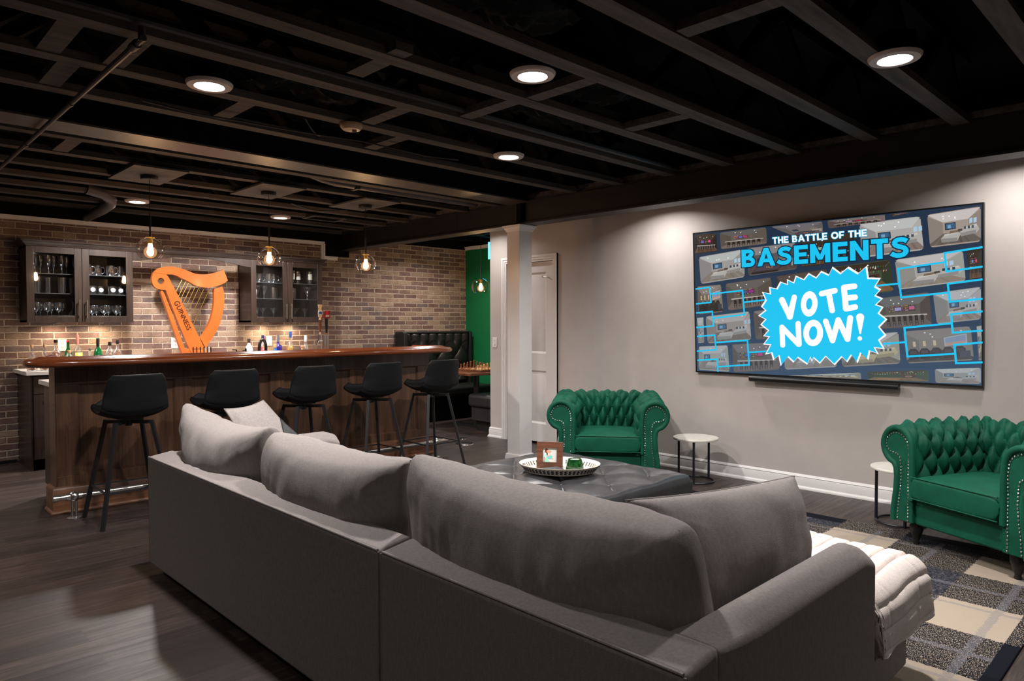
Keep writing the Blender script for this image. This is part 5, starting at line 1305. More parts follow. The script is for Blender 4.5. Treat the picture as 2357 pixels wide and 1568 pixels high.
# ------------------------------------------------------------------ side tables
def side_table(x, y, label, r=.188, h=.372):
    t = thing('side_table', label, 'side table', (x, y, 0), 0, 'small round side tables')
    part('tabletop', MB().lathe([(0, h-.018), (r-.003, h-.018), (r, h-.013), (r, h-.004), (r-.003, h), (0, h)], n=48), M['marble'], t, smooth=50)
    for a in (100, 205, 345):
        c, s = math.cos(math.radians(a)), math.sin(math.radians(a)); part('leg', MB().cyl((c*r*.80, s*r*.80, .0), (c*r*.80, s*r*.80, h-.018), .010, n=12), M['navymetal'], t)
    P = [(math.cos(math.radians(a))*r*.80, math.sin(math.radians(a))*r*.80) for a in (100, 205, 345)]
    b = MB()
    for z in (h-.026,): 
        for i in range(3): b.bar((0, 0, z), (*P[i], z), .016)
    part('brace', b, M['navymetal'], t)
    part('base_ring', MB().tube([(r*.80*math.cos(2*PI*i/36), r*.80*math.sin(2*PI*i/36), .008) for i in range(36)], .007, 8, closed=True), M['navymetal'], t)
    return t
s1 = side_table(5.25, 3.15, 'small round side table with white top right of the left green armchair')
dup(s1, (5.12, 1.52, 0), None, 'small round side table with white top half hidden behind the right green armchair')
# rug
single('area_rug', MB().box(2.36, 4.89, .575, 3.15, 0.0005, .0108), M['rug'], 'large plaid rug in cream, grey and black under the armchairs and ottoman', 'rug', bevel=.004)
# television picture, metres on the screen
TV_BR = [[[-1.0688, 0.1236], [-0.9341, 0.1341], [-0.9252, 0.0028], [-1.0667, -0.0084]], [[-0.9236, 0.0742], [-0.6284, 0.096], [-0.6152, -0.1079], [-0.906, -0.1369]], [[-0.6181, -0.0043], [-0.4233, 0.0114]], [[-1.0673, -0.0885], [-0.9152, -0.0772], [-0.9049, -0.2038], [-1.0678, -0.2185]], [[-1.063, -0.2976], [-0.895, -0.2849], [-0.8874, -0.4126], [-1.069, -0.4294]], [[-0.8846, -0.3492], [-0.5924, -0.3256], [-0.5804, -0.5319], [-0.871, -0.5605]], [[-0.5846, -0.4281], [-0.4189, -0.4132]], [[-1.0655, -0.5112], [-0.88, -0.495], [-0.8719, -0.6]], [[1.0812, 0.3228], [0.8656, 0.2996], [0.877, 0.1724], [1.0814, 0.1931]], [[0.8688, 0.2376], [0.5725, 0.2086], [0.5912, 0.002], [0.8834, 0.0267]], [[0.4221, 0.092], [0.5783, 0.1025]], [[1.0815, 0.1086], [0.8851, 0.0877], [0.8965, -0.0366], [1.0817, -0.0209]], [[1.0818, -0.105], [0.9038, -0.1222], [0.9143, -0.2493], [1.082, -0.2342]], [[0.9021, -0.1853], [0.6117, -0.2162], [0.6305, -0.4235], [0.9282, -0.3941]], [[0.4707, -0.3351], [0.6166, -0.3195]], [[1.0821, -0.3141], [0.9241, -0.333], [0.9347, -0.4599], [1.0823, -0.4477]]]
TV_STAR = [[0.1102, 0.2381], [0.1704, 0.188], [0.2236, 0.2315], [0.2938, 0.1817], [0.352, 0.2312], [0.3628, 0.1449], [0.4429, 0.1381], [0.4079, 0.0826], [0.4452, 0.0581], [0.4093, 0.0172], [0.4569, -0.0062], [0.4136, -0.0483], [0.4603, -0.0673], [0.432, -0.111], [0.4848, -0.1546], [0.4341, -0.2097], [0.4776, -0.2677], [0.4335, -0.3055], [0.4659, -0.3654], [0.4029, -0.3597], [0.4253, -0.4038], [0.3694, -0.3829], [0.3565, -0.4477], [0.3085, -0.3999], [0.2815, -0.4731], [0.2415, -0.4174], [0.2092, -0.4705], [0.1724, -0.4331], [0.1178, -0.4951], [0.0533, -0.4336], [0.0087, -0.4886], [-0.0386, -0.4473], [-0.0518, -0.4747], [-0.0653, -0.4449], [-0.0876, -0.4999], [-0.1634, -0.4491], [-0.1949, -0.4887], [-0.2412, -0.4461], [-0.299, -0.5193], [-0.3149, -0.4395], [-0.3592, -0.4746], [-0.3746, -0.4188], [-0.4251, -0.4315], [-0.3828, -0.3549], [-0.4413, -0.3504], [-0.3934, -0.2898], [-0.4402, -0.2847], [-0.3984, -0.2393], [-0.4622, -0.1921], [-0.4202, -0.1493], [-0.4788, -0.1206], [-0.419, -0.0763], [-0.4538, -0.0475], [-0.4153, 0.0045], [-0.4435, 0.0704], [-0.3783, 0.0537], [-0.3832, 0.1074], [-0.3236, 0.0919], [-0.2921, 0.1458], [-0.2362, 0.1237], [-0.2378, 0.162], [-0.186, 0.1347], [-0.1677, 0.1859], [-0.106, 0.156], [-0.0678, 0.2003], [-0.012, 0.1656], [0.0273, 0.2112], [0.084, 0.182]]
TV_TH = [[[-1.0744, 0.6031], [-0.8618, 0.5954], [-0.8549, 0.4426], [-1.0788, 0.4329]], [[-0.8384, 0.599], [-0.4074, 0.603], [-0.4038, 0.4698], [-0.8301, 0.4548]], [[-0.3842, 0.604], [0.0423, 0.6034], [0.0464, 0.5163], [-0.1666, 0.4986]], [[0.0681, 0.6048], [0.4902, 0.6055], [0.4927, 0.5562], [0.0777, 0.5446]], [[0.5176, 0.6044], [0.647, 0.6062], [0.6487, 0.5993], [0.5311, 0.5853]], [[-1.0455, 0.4029], [-0.6069, 0.4411], [-0.6029, 0.2071], [-1.031, 0.1655]], [[-0.5946, 0.4481], [-0.1671, 0.461], [-0.1569, 0.2502], [-0.5833, 0.2119]], [[-0.1451, 0.4753], [0.2868, 0.4989], [0.2996, 0.2901], [-0.1317, 0.2595]], [[0.3018, 0.558], [0.7206, 0.5693], [0.743, 0.3323], [0.319, 0.304]], [[0.7522, 0.5734], [1.0808, 0.5953], [1.0811, 0.3608], [0.7711, 0.3444]], [[-1.0655, 0.1452], [-0.8264, 0.1535], [-0.8097, -0.0822], [-1.0581, -0.1031]], [[-0.7942, 0.158], [-0.3737, 0.1937], [-0.3658, -0.0269], [-0.7736, -0.0745]], [[-0.3448, 0.2001], [0.0743, 0.237], [0.0821, 0.0163], [-0.3202, -0.05]], [[0.0898, 0.2466], [0.5249, 0.2802], [0.5464, 0.0477], [0.1026, 0.0052]], [[0.543, 0.2741], [0.9791, 0.3143], [0.9967, 0.1014], [0.5645, 0.0569]], [[0.9927, 0.3133], [1.0812, 0.3228], [1.0815, 0.1159], [1.0126, 0.1099]], [[-1.0725, -0.1333], [-1.0045, -0.1278], [-1.0031, -0.3513], [-1.0645, -0.3585]], [[-0.9909, -0.1219], [-0.5682, -0.0798], [-0.5545, -0.3204], [-0.9764, -0.3605]], [[-0.5464, -0.0801], [-0.1413, -0.0424], [-0.1227, -0.2813], [-0.5303, -0.32]], [[0.4073, -0.0029], [0.7746, 0.0351], [0.7911, -0.2042], [0.4434, -0.2247]], [[0.7873, 0.0251], [1.0816, 0.0612], [1.0819, -0.1581], [0.8123, -0.1899]], [[-1.0652, -0.3891], [-0.7736, -0.3708], [-0.7593, -0.6006], [-1.0704, -0.5972]], [[-0.7454, -0.3644], [-0.3247, -0.3337], [-0.3111, -0.5624], [-0.7339, -0.6053]], [[-0.2905, -0.3386], [0.13, -0.3048], [0.1431, -0.5204], [-0.2826, -0.561]], [[0.1504, -0.294], [0.5766, -0.244], [0.589, -0.4764], [0.1685, -0.5193]], [[0.5946, -0.2439], [1.0246, -0.204], [1.0446, -0.4352], [0.6204, -0.4752]], [[1.0522, -0.2039], [1.0819, -0.1993], [1.0823, -0.4339], [1.0643, -0.4345]], [[-0.2833, -0.6113], [0.317, -0.5542], [0.3214, -0.6107], [-0.2722, -0.6297]], [[0.3461, -0.5476], [0.7691, -0.5128], [0.7731, -0.5998], [0.3552, -0.6119]], [[0.7989, -0.5067], [1.0823, -0.4846], [1.0825, -0.5956], [0.803, -0.6029]]]
TV_LET = [[[-0.2875, 0.0046], [-0.2254, -0.1285]], [[-0.2254, -0.1285], [-0.1865, 0.026]], [[0.0286, 0.0474], [0.1287, 0.0672]], [[0.0845, 0.0425], [0.1067, -0.0841]], [[0.1964, 0.0876], [0.2089, -0.0721]], [[0.1995, 0.0895], [0.2716, 0.095]], [[0.2087, 0.0076], [0.2748, 0.0129]], [[0.2129, -0.0722], [0.2752, -0.0609]], [[-0.2874, -0.3586], [-0.2909, -0.2143]], [[-0.2909, -0.2143], [-0.1587, -0.3494]], [[-0.1532, -0.3493], [-0.1586, -0.1857]], [[0.0574, -0.168], [0.1074, -0.3157]], [[0.1074, -0.3157], [0.1518, -0.1579]], [[0.1518, -0.1579], [0.2187, -0.3035]], [[0.2187, -0.3035], [0.24, -0.1428]]]
TV_O = [[[-0.0687, -0.0299], [-0.0028, -0.0313], [-0.0699, -0.1298], [-0.0451, -0.0304], [-0.0692, -0.075]], [[-0.0405, -0.2589], [0.0365, -0.2582], [-0.0418, -0.3633], [-0.0087, -0.2586], [-0.0412, -0.3126]]]
TV_EX = [[0.3127, -0.1127], [0.3377, -0.1384], [0.3216, -0.215], [0.3095, -0.2684], [0.2954, -0.2151], [0.2833, -0.1431]]
TV_DOT = [[0.3074, -0.2971], [0.3229, -0.2969]]
TV_T1 = [[-0.3577, 0.4627], [0.3633, 0.4616], [0.3618, 0.5119], [-0.3603, 0.5158]]
TV_T2 = [[-0.6308, 0.2887], [0.6457, 0.2866], [0.6437, 0.4335], [-0.6316, 0.435]]
TV_SCR = [[-1.0744, 0.6031], [1.0808, 0.6088], [1.0825, -0.6002], [-1.0705, -0.6008]]
TV_BAR = [[-0.5579, -0.6291], [0.6037, -0.6216], [0.6035, -0.6594], [-0.5585, -0.6661]]
# ------------------------------------------------------------------ television
TC = (5.54, 2.250, 1.5157); TW, TH_, TT = 2.187, 1.240, .0503
tv = thing('television', 'huge wall-mounted television showing a blue bracket graphic, tilted slightly down', 'television', TC, -PI/2)
tv.rotation_euler = (TT, 0, -PI/2)
hw, hh = TW/2, TH_/2
fr_ = MB(); bz = .010
for x0, x1, z0, z1 in ((-hw, hw, hh-bz, hh), (-hw, hw, -hh, -hh+bz*1.3), (-hw, -hw+bz, -hh+bz*1.3, hh-bz), (hw-bz, hw, -hh+bz*1.3, hh-bz)): fr_.box(x0, x1, -.004, .03, z0, z1)
part('bezel', fr_, M['blackplastic'], tv)
part('back_shell', MB().box(-hw+.01, hw-.01, .004, .030, -hh+.01, hh-.01), M['blackplastic'], tv)
sw, sh_ = hw-bz, hh-bz
SCR_E = 1.0
scr = part('screen', MB().box(-sw, sw, -.0005, .004, -sh_-.0, sh_), emis('screen_navy', (.010, .020, .036, 1), 1.), tv, smooth=0)
part('sensor_logo', MB().box(-.04, .04, -.0046, -.0041, hh-.007, hh-.004), solid('pale_grey_mark', (150, 150, 150)), tv, smooth=0)
SM = attr_mat('screen_picture', SCR_E)
def clampp(p): return (max(-sw, min(sw, p[0])), max(-sh_, min(sh_, p[1])))
# background gradient of slate blue shown on the screen
bgp = MB(); NB = 12
for j in range(NB):
    z0 = -sh_+2*sh_*j/NB; z1 = -sh_+2*sh_*(j+1)/NB; k = j/(NB-1)
    lo = (60, 80, 104); hi = (32, 48, 70); c = tuple(lo[i]+(hi[i]-lo[i])*min(1, k*1.25) for i in range(3))
    bgp.poly([(-sw, -.001, z0), (sw, -.001, z0), (sw, -.001, z1), (-sw, -.001, z1)], srgb(*c))
part('screen_background', bgp, SM, scr, smooth=0)
rnd = random.Random(21)
def rquad(q, r=.07):
    """rounded corners in the quad's own u,v"""
    out = []
    for cu, cv, a0 in ((r, r, 180), (1-r, r, 270), (1-r, 1-r, 0), (r, 1-r, 90)):
        for k in range(4):
            a = math.radians(a0+30*k); out.append((cu+r*.6*math.cos(a)-(0 if 90 < a0+30*k < 270 else 0), cv+r*math.sin(a)))
    return out
def thumb(mb, quad, style, y0):
    tl, tr_, br_, bl_ = quad
    def P(u, v):
        t = (tl[0]+(tr_[0]-tl[0])*u, tl[1]+(tr_[1]-tl[1])*u); b = (bl_[0]+(br_[0]-bl_[0])*u, bl_[1]+(br_[1]-bl_[1])*u)
        return clampp((b[0]+(t[0]-b[0])*v, b[1]+(t[1]-b[1])*v))
    cz = (tl[1]+bl_[1])/2
    haze = max(0, min(.38, (.15-cz)*.75)); hz = (118, 130, 142)
    dim = .97
    L = [0]
    def A(pts, c, raw=False):
        c = tuple((c[i]*dim)*(1-haze)+hz[i]*haze for i in range(3)); L[0] += 1
        q = [P(min(1, max(0, u)), min(1, max(0, v))) for u, v in pts]
        mb.poly([(x, -y0-.00006*L[0], z) for x, z in q], srgb(*c))
    def R(u0, v0, u1, v1, c, sk=0): A([(u0, v0), (u1, v0+sk), (u1, v1+sk), (u0, v1)], c)
    def j(c, d=14):
        q = rnd.uniform(-d, d); return tuple(max(0, min(255, x+q+(rnd.uniform(-d, d) if d > 25 else rnd.uniform(-3, 3)))) for x in c)
    tone = {'s': ((150, 140, 128), (190, 184, 176), (96, 84, 76)), 'b': ((96, 84, 76), (110, 104, 100), (98, 86, 80)), 'p': ((104, 98, 100), (124, 122, 124), (80, 68, 66)), 'm': ((120, 106, 96), (140, 128, 118), (52, 44, 42)), 'w': ((160, 158, 154), (196, 196, 194), (140, 128, 118)), 'd': ((60, 50, 44), (70, 58, 48), (96, 72, 54)), 'g': ((52, 66, 48), (66, 58, 44), (120, 84, 56))}[style]
    wall, ceil, floor = (j(c) for c in tone)
    rq = rquad(quad)
    A(rq, wall)
    hv = .36+rnd.uniform(-.04, .04); xl = rnd.uniform(.12, .3); xr = rnd.uniform(.66, .85)
    A([(.02, .98), (.98, .98), (xr, .70), (xl, .70)], ceil)
    A([(.02, .04), (.98, .04), (.98, .14), (xr, hv), (xl, hv), (.02, .14)], floor)
    A([(.985, .10), (.985, .93), (xr, .70), (xr, hv)], j(wall, 22)); A([(.015, .10), (.015, .93), (xl, .70), (xl, hv)], tuple(x*.86 for x in wall))
    for k in range(7): A([(xl*.3+k*.13, .05), (xl*.3+k*.13+.05, .05), (xl+.02+k*(xr-xl)/7, hv-.03), (xl+k*(xr-xl)/7, hv-.03)], j(floor, 16))
    for k in range(rnd.randint(3, 5)):
        u = rnd.uniform(.2, .85); v = rnd.uniform(.76, .92); A([(u+.014*math.cos(t), v+.02*math.sin(t)) for t in [PI*i/4 for i in range(8)]], (255, 250, 240))
    if style in 'sw':
        base = (196, 178, 132) if style == 's' and rnd.random() < .6 else (176, 172, 168)
        R(xl+.04, .46, xl+.24, .66, (26, 32, 44)); R(xl+.055, .48, xl+.225, .64, (58, 96, 130)); R(xl+.09, .50, xl+.15, .60, (120, 160, 190))
        for k in range(2): R(xr+.02+k*.075, .56, xr+.075+k*.075, .70, (170, 200, 225), .02)
        A([(.25, .10), (.55, .10), (.62, .30), (.58, .36), (.30, .30), (.24, .22)], base); A([(.25, .10), (.55, .10), (.55, .20), (.24, .22)], tuple(x*.78 for x in base)); A([(.30, .28), (.56, .33), (.56, .38), (.31, .34)], tuple(min(255, x*1.1) for x in base))
        A([(.62, .22), (.90, .26), (.96, .36), (.92, .50), (.70, .44), (.60, .34)], base); A([(.62, .22), (.90, .26), (.90, .36), (.61, .32)], tuple(x*.8 for x in base)); A([(.70, .42), (.92, .47), (.91, .53), (.70, .48)], tuple(min(255, x*1.12) for x in base))
        for k in range(3): R(.68+k*.07, .42, .72+k*.07, .50, j((60, 70, 84), 20))
        A([(.40, .34), (.60, .36), (.58, .42), (.42, .41)], (120, 100, 84)); R(xl+.28, .38, xl+.36, .44, (70, 64, 60))
    if style in 'bd':
        for r_ in range(3):
            R(xl+.05, .50+.07*r_, xr-.05, .512+.07*r_, (60, 44, 36))
            for k in range(16): R(xl+.06+k*(xr-xl-.14)/16, .512+.07*r_, xl+.075+k*(xr-xl-.14)/16, .55+.07*r_, j((140, 96, 72), 70))
        R(xl+.16, .52, xl+.30, .66, (28, 40, 66)); R(xl+.17, .54, xl+.29, .64, j((90, 120, 170), 50)); R(xr-.20, .52, xr-.08, .66, (36, 30, 60)); R(xr-.19, .54, xr-.09, .64, j((190, 60, 120), 50))
        A([(.14, .20), (.90, .16), (.90, .36), (.14, .40)], (96, 82, 74)); A([(.12, .38), (.92, .34), (.92, .38), (.12, .42)], (190, 180, 170))
        for k in range(7):
            u = .17+k*.105; R(u, .20, u+.06, .36, (36, 30, 28)); 
            for d in (0, .045): R(u+d, .07, u+d+.010, .22, (28, 24, 22))
            R(u, .14, u+.055, .152, (28, 24, 22))
    if style == 'p':
        A([(.08, .10), (.62, .08), (.80, .30), (.34, .38)], (62, 52, 54)); A([(.12, .13), (.60, .115), (.74, .285), (.36, .35)], (78, 68, 76)); A([(.08, .04), (.62, .03), (.62, .08), (.08, .10)], (46, 34, 28))
        for k in range(9): 
            u, v = .40+rnd.uniform(0, .12), .20+rnd.uniform(0, .05); A([(u+.010*math.cos(t), v+.016*math.sin(t)) for t in [PI*i/3 for i in range(6)]], j((200, 120, 60), 55))
        R(.66, .34, .86, .56, (120, 112, 104)); R(.70, .30, .92, .42, (150, 142, 134)); R(xl+.06, .44, xl+.2, .58, (52, 60, 74)); R(.88, .16, .96, .44, (150, 140, 130))
    if style == 'm':
        A([(.60, .46), (.92, .52), (.92, .80), (.60, .72)], (180, 186, 196)); A([(.615, .48), (.905, .54), (.905, .77), (.615, .70)], (132, 150, 186)); A([(.615, .48), (.905, .54), (.905, .60), (.615, .56)], (196, 150, 130))
        for k in range(3): R(.14+k*.15, .50, .18+k*.15, .66, (226, 196, 150)); 
        for k in range(5): A([(.06+k*.17, .12), (.20+k*.17, .12), (.21+k*.17, .36), (.17+k*.17, .44), (.09+k*.17, .44), (.05+k*.17, .34)], j((38, 32, 30), 8)); R(.08+k*.17, .28, .18+k*.17, .38, j((56, 48, 46), 8))
        R(.80, .10, .95, .30, (60, 56, 66))
    if style == 'g':
        for r_ in range(2):
            R(.05, .62+.14*r_, .95, .635+.14*r_, (60, 42, 28), .03)
            for k in range(22): R(.06+k*.04, .64+.14*r_, .078+k*.04, .69+.14*r_, j((120, 120, 80), 70), .03)
        R(.56, .34, .80, .60, (70, 44, 30)); A([(.68+.09*math.cos(t), .46+.11*math.sin(t)) for t in [PI*i/9 for i in range(18)]], (34, 30, 28)); A([(.68+.06*math.cos(t), .46+.075*math.sin(t)) for t in [PI*i/9 for i in range(18)]], (130, 112, 84)); A([(.68+.02*math.cos(t), .46+.028*math.sin(t)) for t in [PI*i/6 for i in range(12)]], (150, 40, 36))
        A([(.1, .1), (.5, .08), (.56, .26), (.2, .3)], (150, 100, 60))
styles = ['d', 'b', 'p', 'b', 'd', 'w', 'p', 'd', 'w', 's', 'm', 'b', 'd', 'g', 'w', 'd', 'w', 's', 'b', 'b', 'w', 'w', 'b', 'w', 's', 'm', 's', 's', 'g', 'w']
tb = MB()
for i, qd in enumerate(TV_TH):
    qd = [clampp(p) for p in qd]
    thumb(tb, qd, styles[i % len(styles)], .0014)
part('picture_tiles', tb, SM, scr, smooth=0)
CY = srgb(28, 196, 242)
def thick_line(mb, pts, w, y, c):
    for a, b in zip(pts, pts[1:]):
        a, b = Vector(clampp(a)), Vector(clampp(b)); d = (b-a).normalized()*w/2; n_ = Vector((-d.y, d.x))
        mb.poly([(p.x, y, p.y) for p in (a-d-n_, b+d-n_, b+d+n_, a-d+n_)], c)
# brackets: separate pieces of the shown graphic
for b_ in TV_BR:
    bk = MB(); thick_line(bk, b_, .0135, -.0085, CY); part('bracket_line', bk, SM, scr, smooth=0)
# burst with white edge
cxs, czs = sum(p[0] for p in TV_STAR)/len(TV_STAR), sum(p[1] for p in TV_STAR)/len(TV_STAR)
st_ = MB()
wh = [(cxs+(p[0]-cxs)*1.032, czs+(p[1]-czs)*1.036) for p in TV_STAR]
st_.poly([(x, -.0090, z) for x, z in wh], srgb(250, 252, 255)); st_.poly([(x, -.0093, z) for x, z in TV_STAR], CY)
part('starburst', st_, SM, scr, smooth=0)
def capsule(mb, a, b, r0, r1, y, c, n=14):
    a, b = Vector(a), Vector(b); an = math.atan2((b-a).y, (b-a).x)
    pts = [(a.x+r0*math.cos(an+PI/2+PI*i/n), a.y+r0*math.sin(an+PI/2+PI*i/n)) for i in range(n+1)]+[(b.x+r1*math.cos(an-PI/2+PI*i/n), b.y+r1*math.sin(an-PI/2+PI*i/n)) for i in range(n+1)]
    mb.poly([(x, y, z) for x, z in pts], c)
WH = srgb(254, 254, 254)
vt = MB()
for i, (a, b) in enumerate(TV_LET): capsule(vt, a, b, .0255 if i < 2 else .0215, .0215, -.0098-.00003*i, WH)
for q_ in TV_O:
    c, ox, oz, ix, iz = q_; rx, rz = abs(ox[0]-c[0]), abs(oz[1]-c[1]); hx_, hz_ = abs(ix[0]-c[0]), abs(iz[1]-c[1])
    vt.poly([(x, -.0100, z) for x, z in el(c[0], c[1], rx, rz, -.08, 36)], WH); vt.poly([(x, -.0103, z) for x, z in el(c[0], c[1], hx_, hz_, -.12, 24)], CY)
e0 = TV_EX
capsule(vt, (e0[1][0]-.027, e0[1][1]-.0), (e0[3][0]+.001, e0[3][1]+.01), .029, .006, -.0099, WH)
vt.poly([(x, -.0100, z) for x, z in el(TV_DOT[0][0], TV_DOT[0][1], .0165, .0165)], WH)
part('vote_now_lettering', vt, SM, scr, smooth=0)
# headlines
def glyph(ch, t):
    """a capital as convex pieces, one unit high: (width, pieces)"""
    R_ = lambda x0, y0, x1, y1: [(x0, y0), (x1, y0), (x1, y1), (x0, y1)]
    def path(P, tt=t):
        out = []
        for a, b in zip(P, P[1:]):
            a, b = Vector(a), Vector(b); d = (b-a).normalized(); n_ = Vector((-d.y, d.x))*tt/2; e = d*tt*.10
            out.append([tuple(a-e-n_), tuple(b+e-n_), tuple(b+e+n_), tuple(a-e+n_)])
        return out
    h = t/2
    if ch == 'E': return .70, [R_(0, 0, t, 1), R_(0, 1-t*.9, .70, 1), R_(0, .5-t*.42, .63, .5+t*.42), R_(0, 0, .70, t*.9)]
    if ch == 'F': return .68, [R_(0, 0, t, 1), R_(0, 1-t*.9, .68, 1), R_(0, .45-t*.42, .60, .45+t*.42)]
    if ch == 'L': return .62, [R_(0, 0, t, 1), R_(0, 0, .62, t*.9)]
    if ch == 'T': return .74, [R_(0, 1-t*.9, .74, 1), R_(.37-h, 0, .37+h, 1)]
    if ch == 'H': return .80, [R_(0, 0, t, 1), R_(.8-t, 0, .8, 1), R_(0, .5-t*.45, .8, .5+t*.45)]
    if ch == 'N': return .84, [R_(0, 0, t, 1), R_(.84-t, 0, .84, 1), [(0, 1), (t*1.0, 1), (.84, 0), (.84-t*1.0, 0)]]
    if ch == 'M': return .98, [R_(0, 0, t, 1), R_(.98-t, 0, .98, 1), [(0, 1), (t*1.0, 1), (.49+t*.42, .16), (.49-t*.42, .16)], [(.98, 1), (.98-t*1.0, 1), (.49-t*.42, .16), (.49+t*.42, .16)]]
    if ch == 'A': return .98, [[(0, 0), (t*1.05, 0), (.49+t*.42, 1), (.49-t*.5, 1)], [(.98, 0), (.98-t*1.05, 0), (.49-t*.42, 1), (.49+t*.5, 1)], R_(.2, .21, .78, .21+t*.8)]
    if ch == 'O': return 1.0, path([(.5+(.5-h)*math.cos(q), .5+(.52-h)*math.sin(q)) for q in [2*PI*i/28 for i in range(29)]])
    if ch == 'B':
        up = [(h, 1-t*.45), (.42, 1-t*.45)]+[(.42+.16*math.cos(q), .755+(.245-t*.45)*math.sin(q)) for q in [PI/2-PI*i/9 for i in range(1, 9)]]+[(.42, .51), (h, .51)]
        lo = [(h, .51), (.45, .51)]+[(.45+.20*math.cos(q), .285+(.285-t*.45)*math.sin(q)*1.0) for q in [PI/2-PI*i/9 for i in range(1, 9)]]+[(.45, t*.45), (h, t*.45)]
        return .77, [R_(0, 0, t, 1)]+path(up, t*.86)+path(lo, t*.86)
    if ch == 'S':
        P = [(.66, .80), (.56, .865), (.43, .89), (.30, .88), (.19, .82), (.15, .72), (.19, .63), (.30, .565), (.44, .52), (.56, .465), (.63, .38), (.62, .25), (.53, .155), (.40, .115), (.26, .115), (.13, .155), (.03, .225)]
        return .76, path(P, t*.88)
    return .34, []
def offset_convex(P, d):
    A_ = sum(P[i][0]*P[(i+1) % len(P)][1]-P[(i+1) % len(P)][0]*P[i][1] for i in range(len(P)))
    if A_ < 0: P = P[::-1]
    out = []; n_ = len(P)
    for i in range(n_):
        p0, p1, p2 = Vector(P[i-1]), Vector(P[i]), Vector(P[(i+1) % n_])
        a, b = (p1-p0).normalized(), (p2-p1).normalized(); na, nb = Vector((a.y, -a.x)), Vector((b.y, -b.x)); m = na+nb
        m = m.normalized()/max(.6, m.normalized().dot(na)) if m.length > 1e-4 else na
        out.append(tuple(p1+m*d))
    return out
def write(mb, s, q, y, t, c, grow_=0., gap=.11):
    L = 0; items = []
    for ch in s:
        w_, pcs = glyph(ch, t); items.append((L, pcs)); L += w_+gap
    L -= gap
    for k, (x0, pcs) in enumerate(items):
        for P in pcs:
            if grow_: P = offset_convex(P, grow_)
            pts = []
            for x, v in P:
                u = (x+x0)/L; b_ = (q[0][0]+(q[1][0]-q[0][0])*u, q[0][1]+(q[1][1]-q[0][1])*u); t_ = (q[3][0]+(q[2][0]-q[3][0])*u, q[3][1]+(q[2][1]-q[3][1])*u)
                pts.append((b_[0]+(t_[0]-b_[0])*v, y, b_[1]+(t_[1]-b_[1])*v))
            mb.poly(pts, c)
hl = MB()
write(hl, 'BASEMENTS', TV_T2, -.0088, .25, srgb(14, 44, 66), .055)
write(hl, 'BASEMENTS', TV_T2, -.0092, .25, CY)
write(hl, 'THE BATTLE OF THE', TV_T1, -.0088, .22, srgb(40, 176, 222), .06, .12)
write(hl, 'THE BATTLE OF THE', TV_T1, -.0092, .22, WH, 0, .12)
part('headline_lettering', hl, SM, scr, smooth=0)
part('wall_mount', MB().box(-.3, .3, .03, .044, -.2, .2), M['blackmetal'], tv)
# soundbar
sbm = thing('soundbar', 'long slim black soundbar mounted under the television', 'soundbar', (5.54, 2.24, .872), -PI/2)
part('body', MB().tube([(-.575, .0, 0), (-.573, 0, 0), (.573, 0, 0), (.575, 0, 0)], [.012, .026, .026, .012], 18), M['blackplastic'], sbm, smooth=50)
part('wall_bracket', MB().box(-.2, .2, .015, .058, -.012, .012), M['blackmetal'], sbm)

# ------------------------------------------------------------------ booth nook
bo = thing('booth_bench', 'black leather booth bench with tall channel-tufted back against the brick wall', 'booth bench', (6.3, 7.9, 0))
X0, X1 = 5.70, 6.96
def bback(u, v):
    x = X0+.06+(X1-X0-.10)*u; z = .44+(1.205-.44)*v; s = (x-X0)/.155
    zz = (z-.44)/.32
    h = tuft((x-X0), (z-.40), .31, .40, .45)
    chan = abs(math.sin(PI*s))**.5
    k = max(0, min(1, (z-.98)/.10)); hh_ = h*(1-k)+chan*k
    e = min(1, min(v, 1-v)/.06, min(u, 1-u)/.04)
    return (x, 8.06-.02-.055*hh_*e, z+.02)
part('tufted_back', MB().grid(150, 90, bback), M['boothleather'], bo, True, smooth=80)
part('back_frame', MB().box(X0+.02, X1, 8.04, 8.185, 0, 1.20).box(X0, X0+.06, 7.96, 8.185, .44, 1.215).box(X0, X1, 8.0, 8.185, 1.195, 1.225).box(X1-.05, X1, 7.98, 8.185, .44, 1.215), M['boothleather'], bo, True, bevel=.012, seg=3)
part('seat_cushion', MB().box(X0, X1, 7.50, 8.03, .33, .455), M['boothleather'], bo, True, bevel=.035, seg=4)
part('base', MB().box(X0+.03, X1, 7.56, 8.1, 0, .33), M['black'], bo, True)
b2 = thing('booth_bench', 'low backless black booth bench on the near side of the booth table', 'booth bench', (6.35, 6.4, 0))
part('seat_cushion', MB().box(5.72, 6.95, 6.14, 6.66, .30, .46), M['leather'], b2, True, bevel=.04, seg=4)
part('base', MB().box(5.76, 6.95, 6.17, 6.63, .13, .30), M['leather'], b2, True, bevel=.006); part('plinth', MB().box(5.82, 6.95, 6.20, 6.60, 0, .13), M['boothleather'], b2, True)
bt_ = thing('booth_table', 'brown wooden booth table on black pedestals carrying a chess set', 'table', (6.2, 6.95, 0))
part('tabletop', MB().box(5.60, 6.93, 6.46, 7.36, .693, .727), M['tablewood'], bt_, True, bevel=.005)
for x in (5.98,): 
    part('pedestal', MB().cyl((x, 6.78, .02), (x, 6.78, .69), .038, n=18), M['blackmetal'], bt_, True)
    part('pedestal_foot', MB().box(x-.045, x+.045, 6.66, 7.20, 0, .03), M['blackmetal'], bt_, True)
part('pedestal', MB().cyl((6.65, 6.9, .02), (6.65, 6.9, .69), .038, n=18), M['blackmetal'], bt_, True); part('pedestal_foot', MB().box(6.605, 6.695, 6.66, 7.2, 0, .03), M['blackmetal'], bt_, True)
cb = thing('chess_board', 'wooden chess board lying on the booth table', 'chess board', (6.06, 6.76, .727))
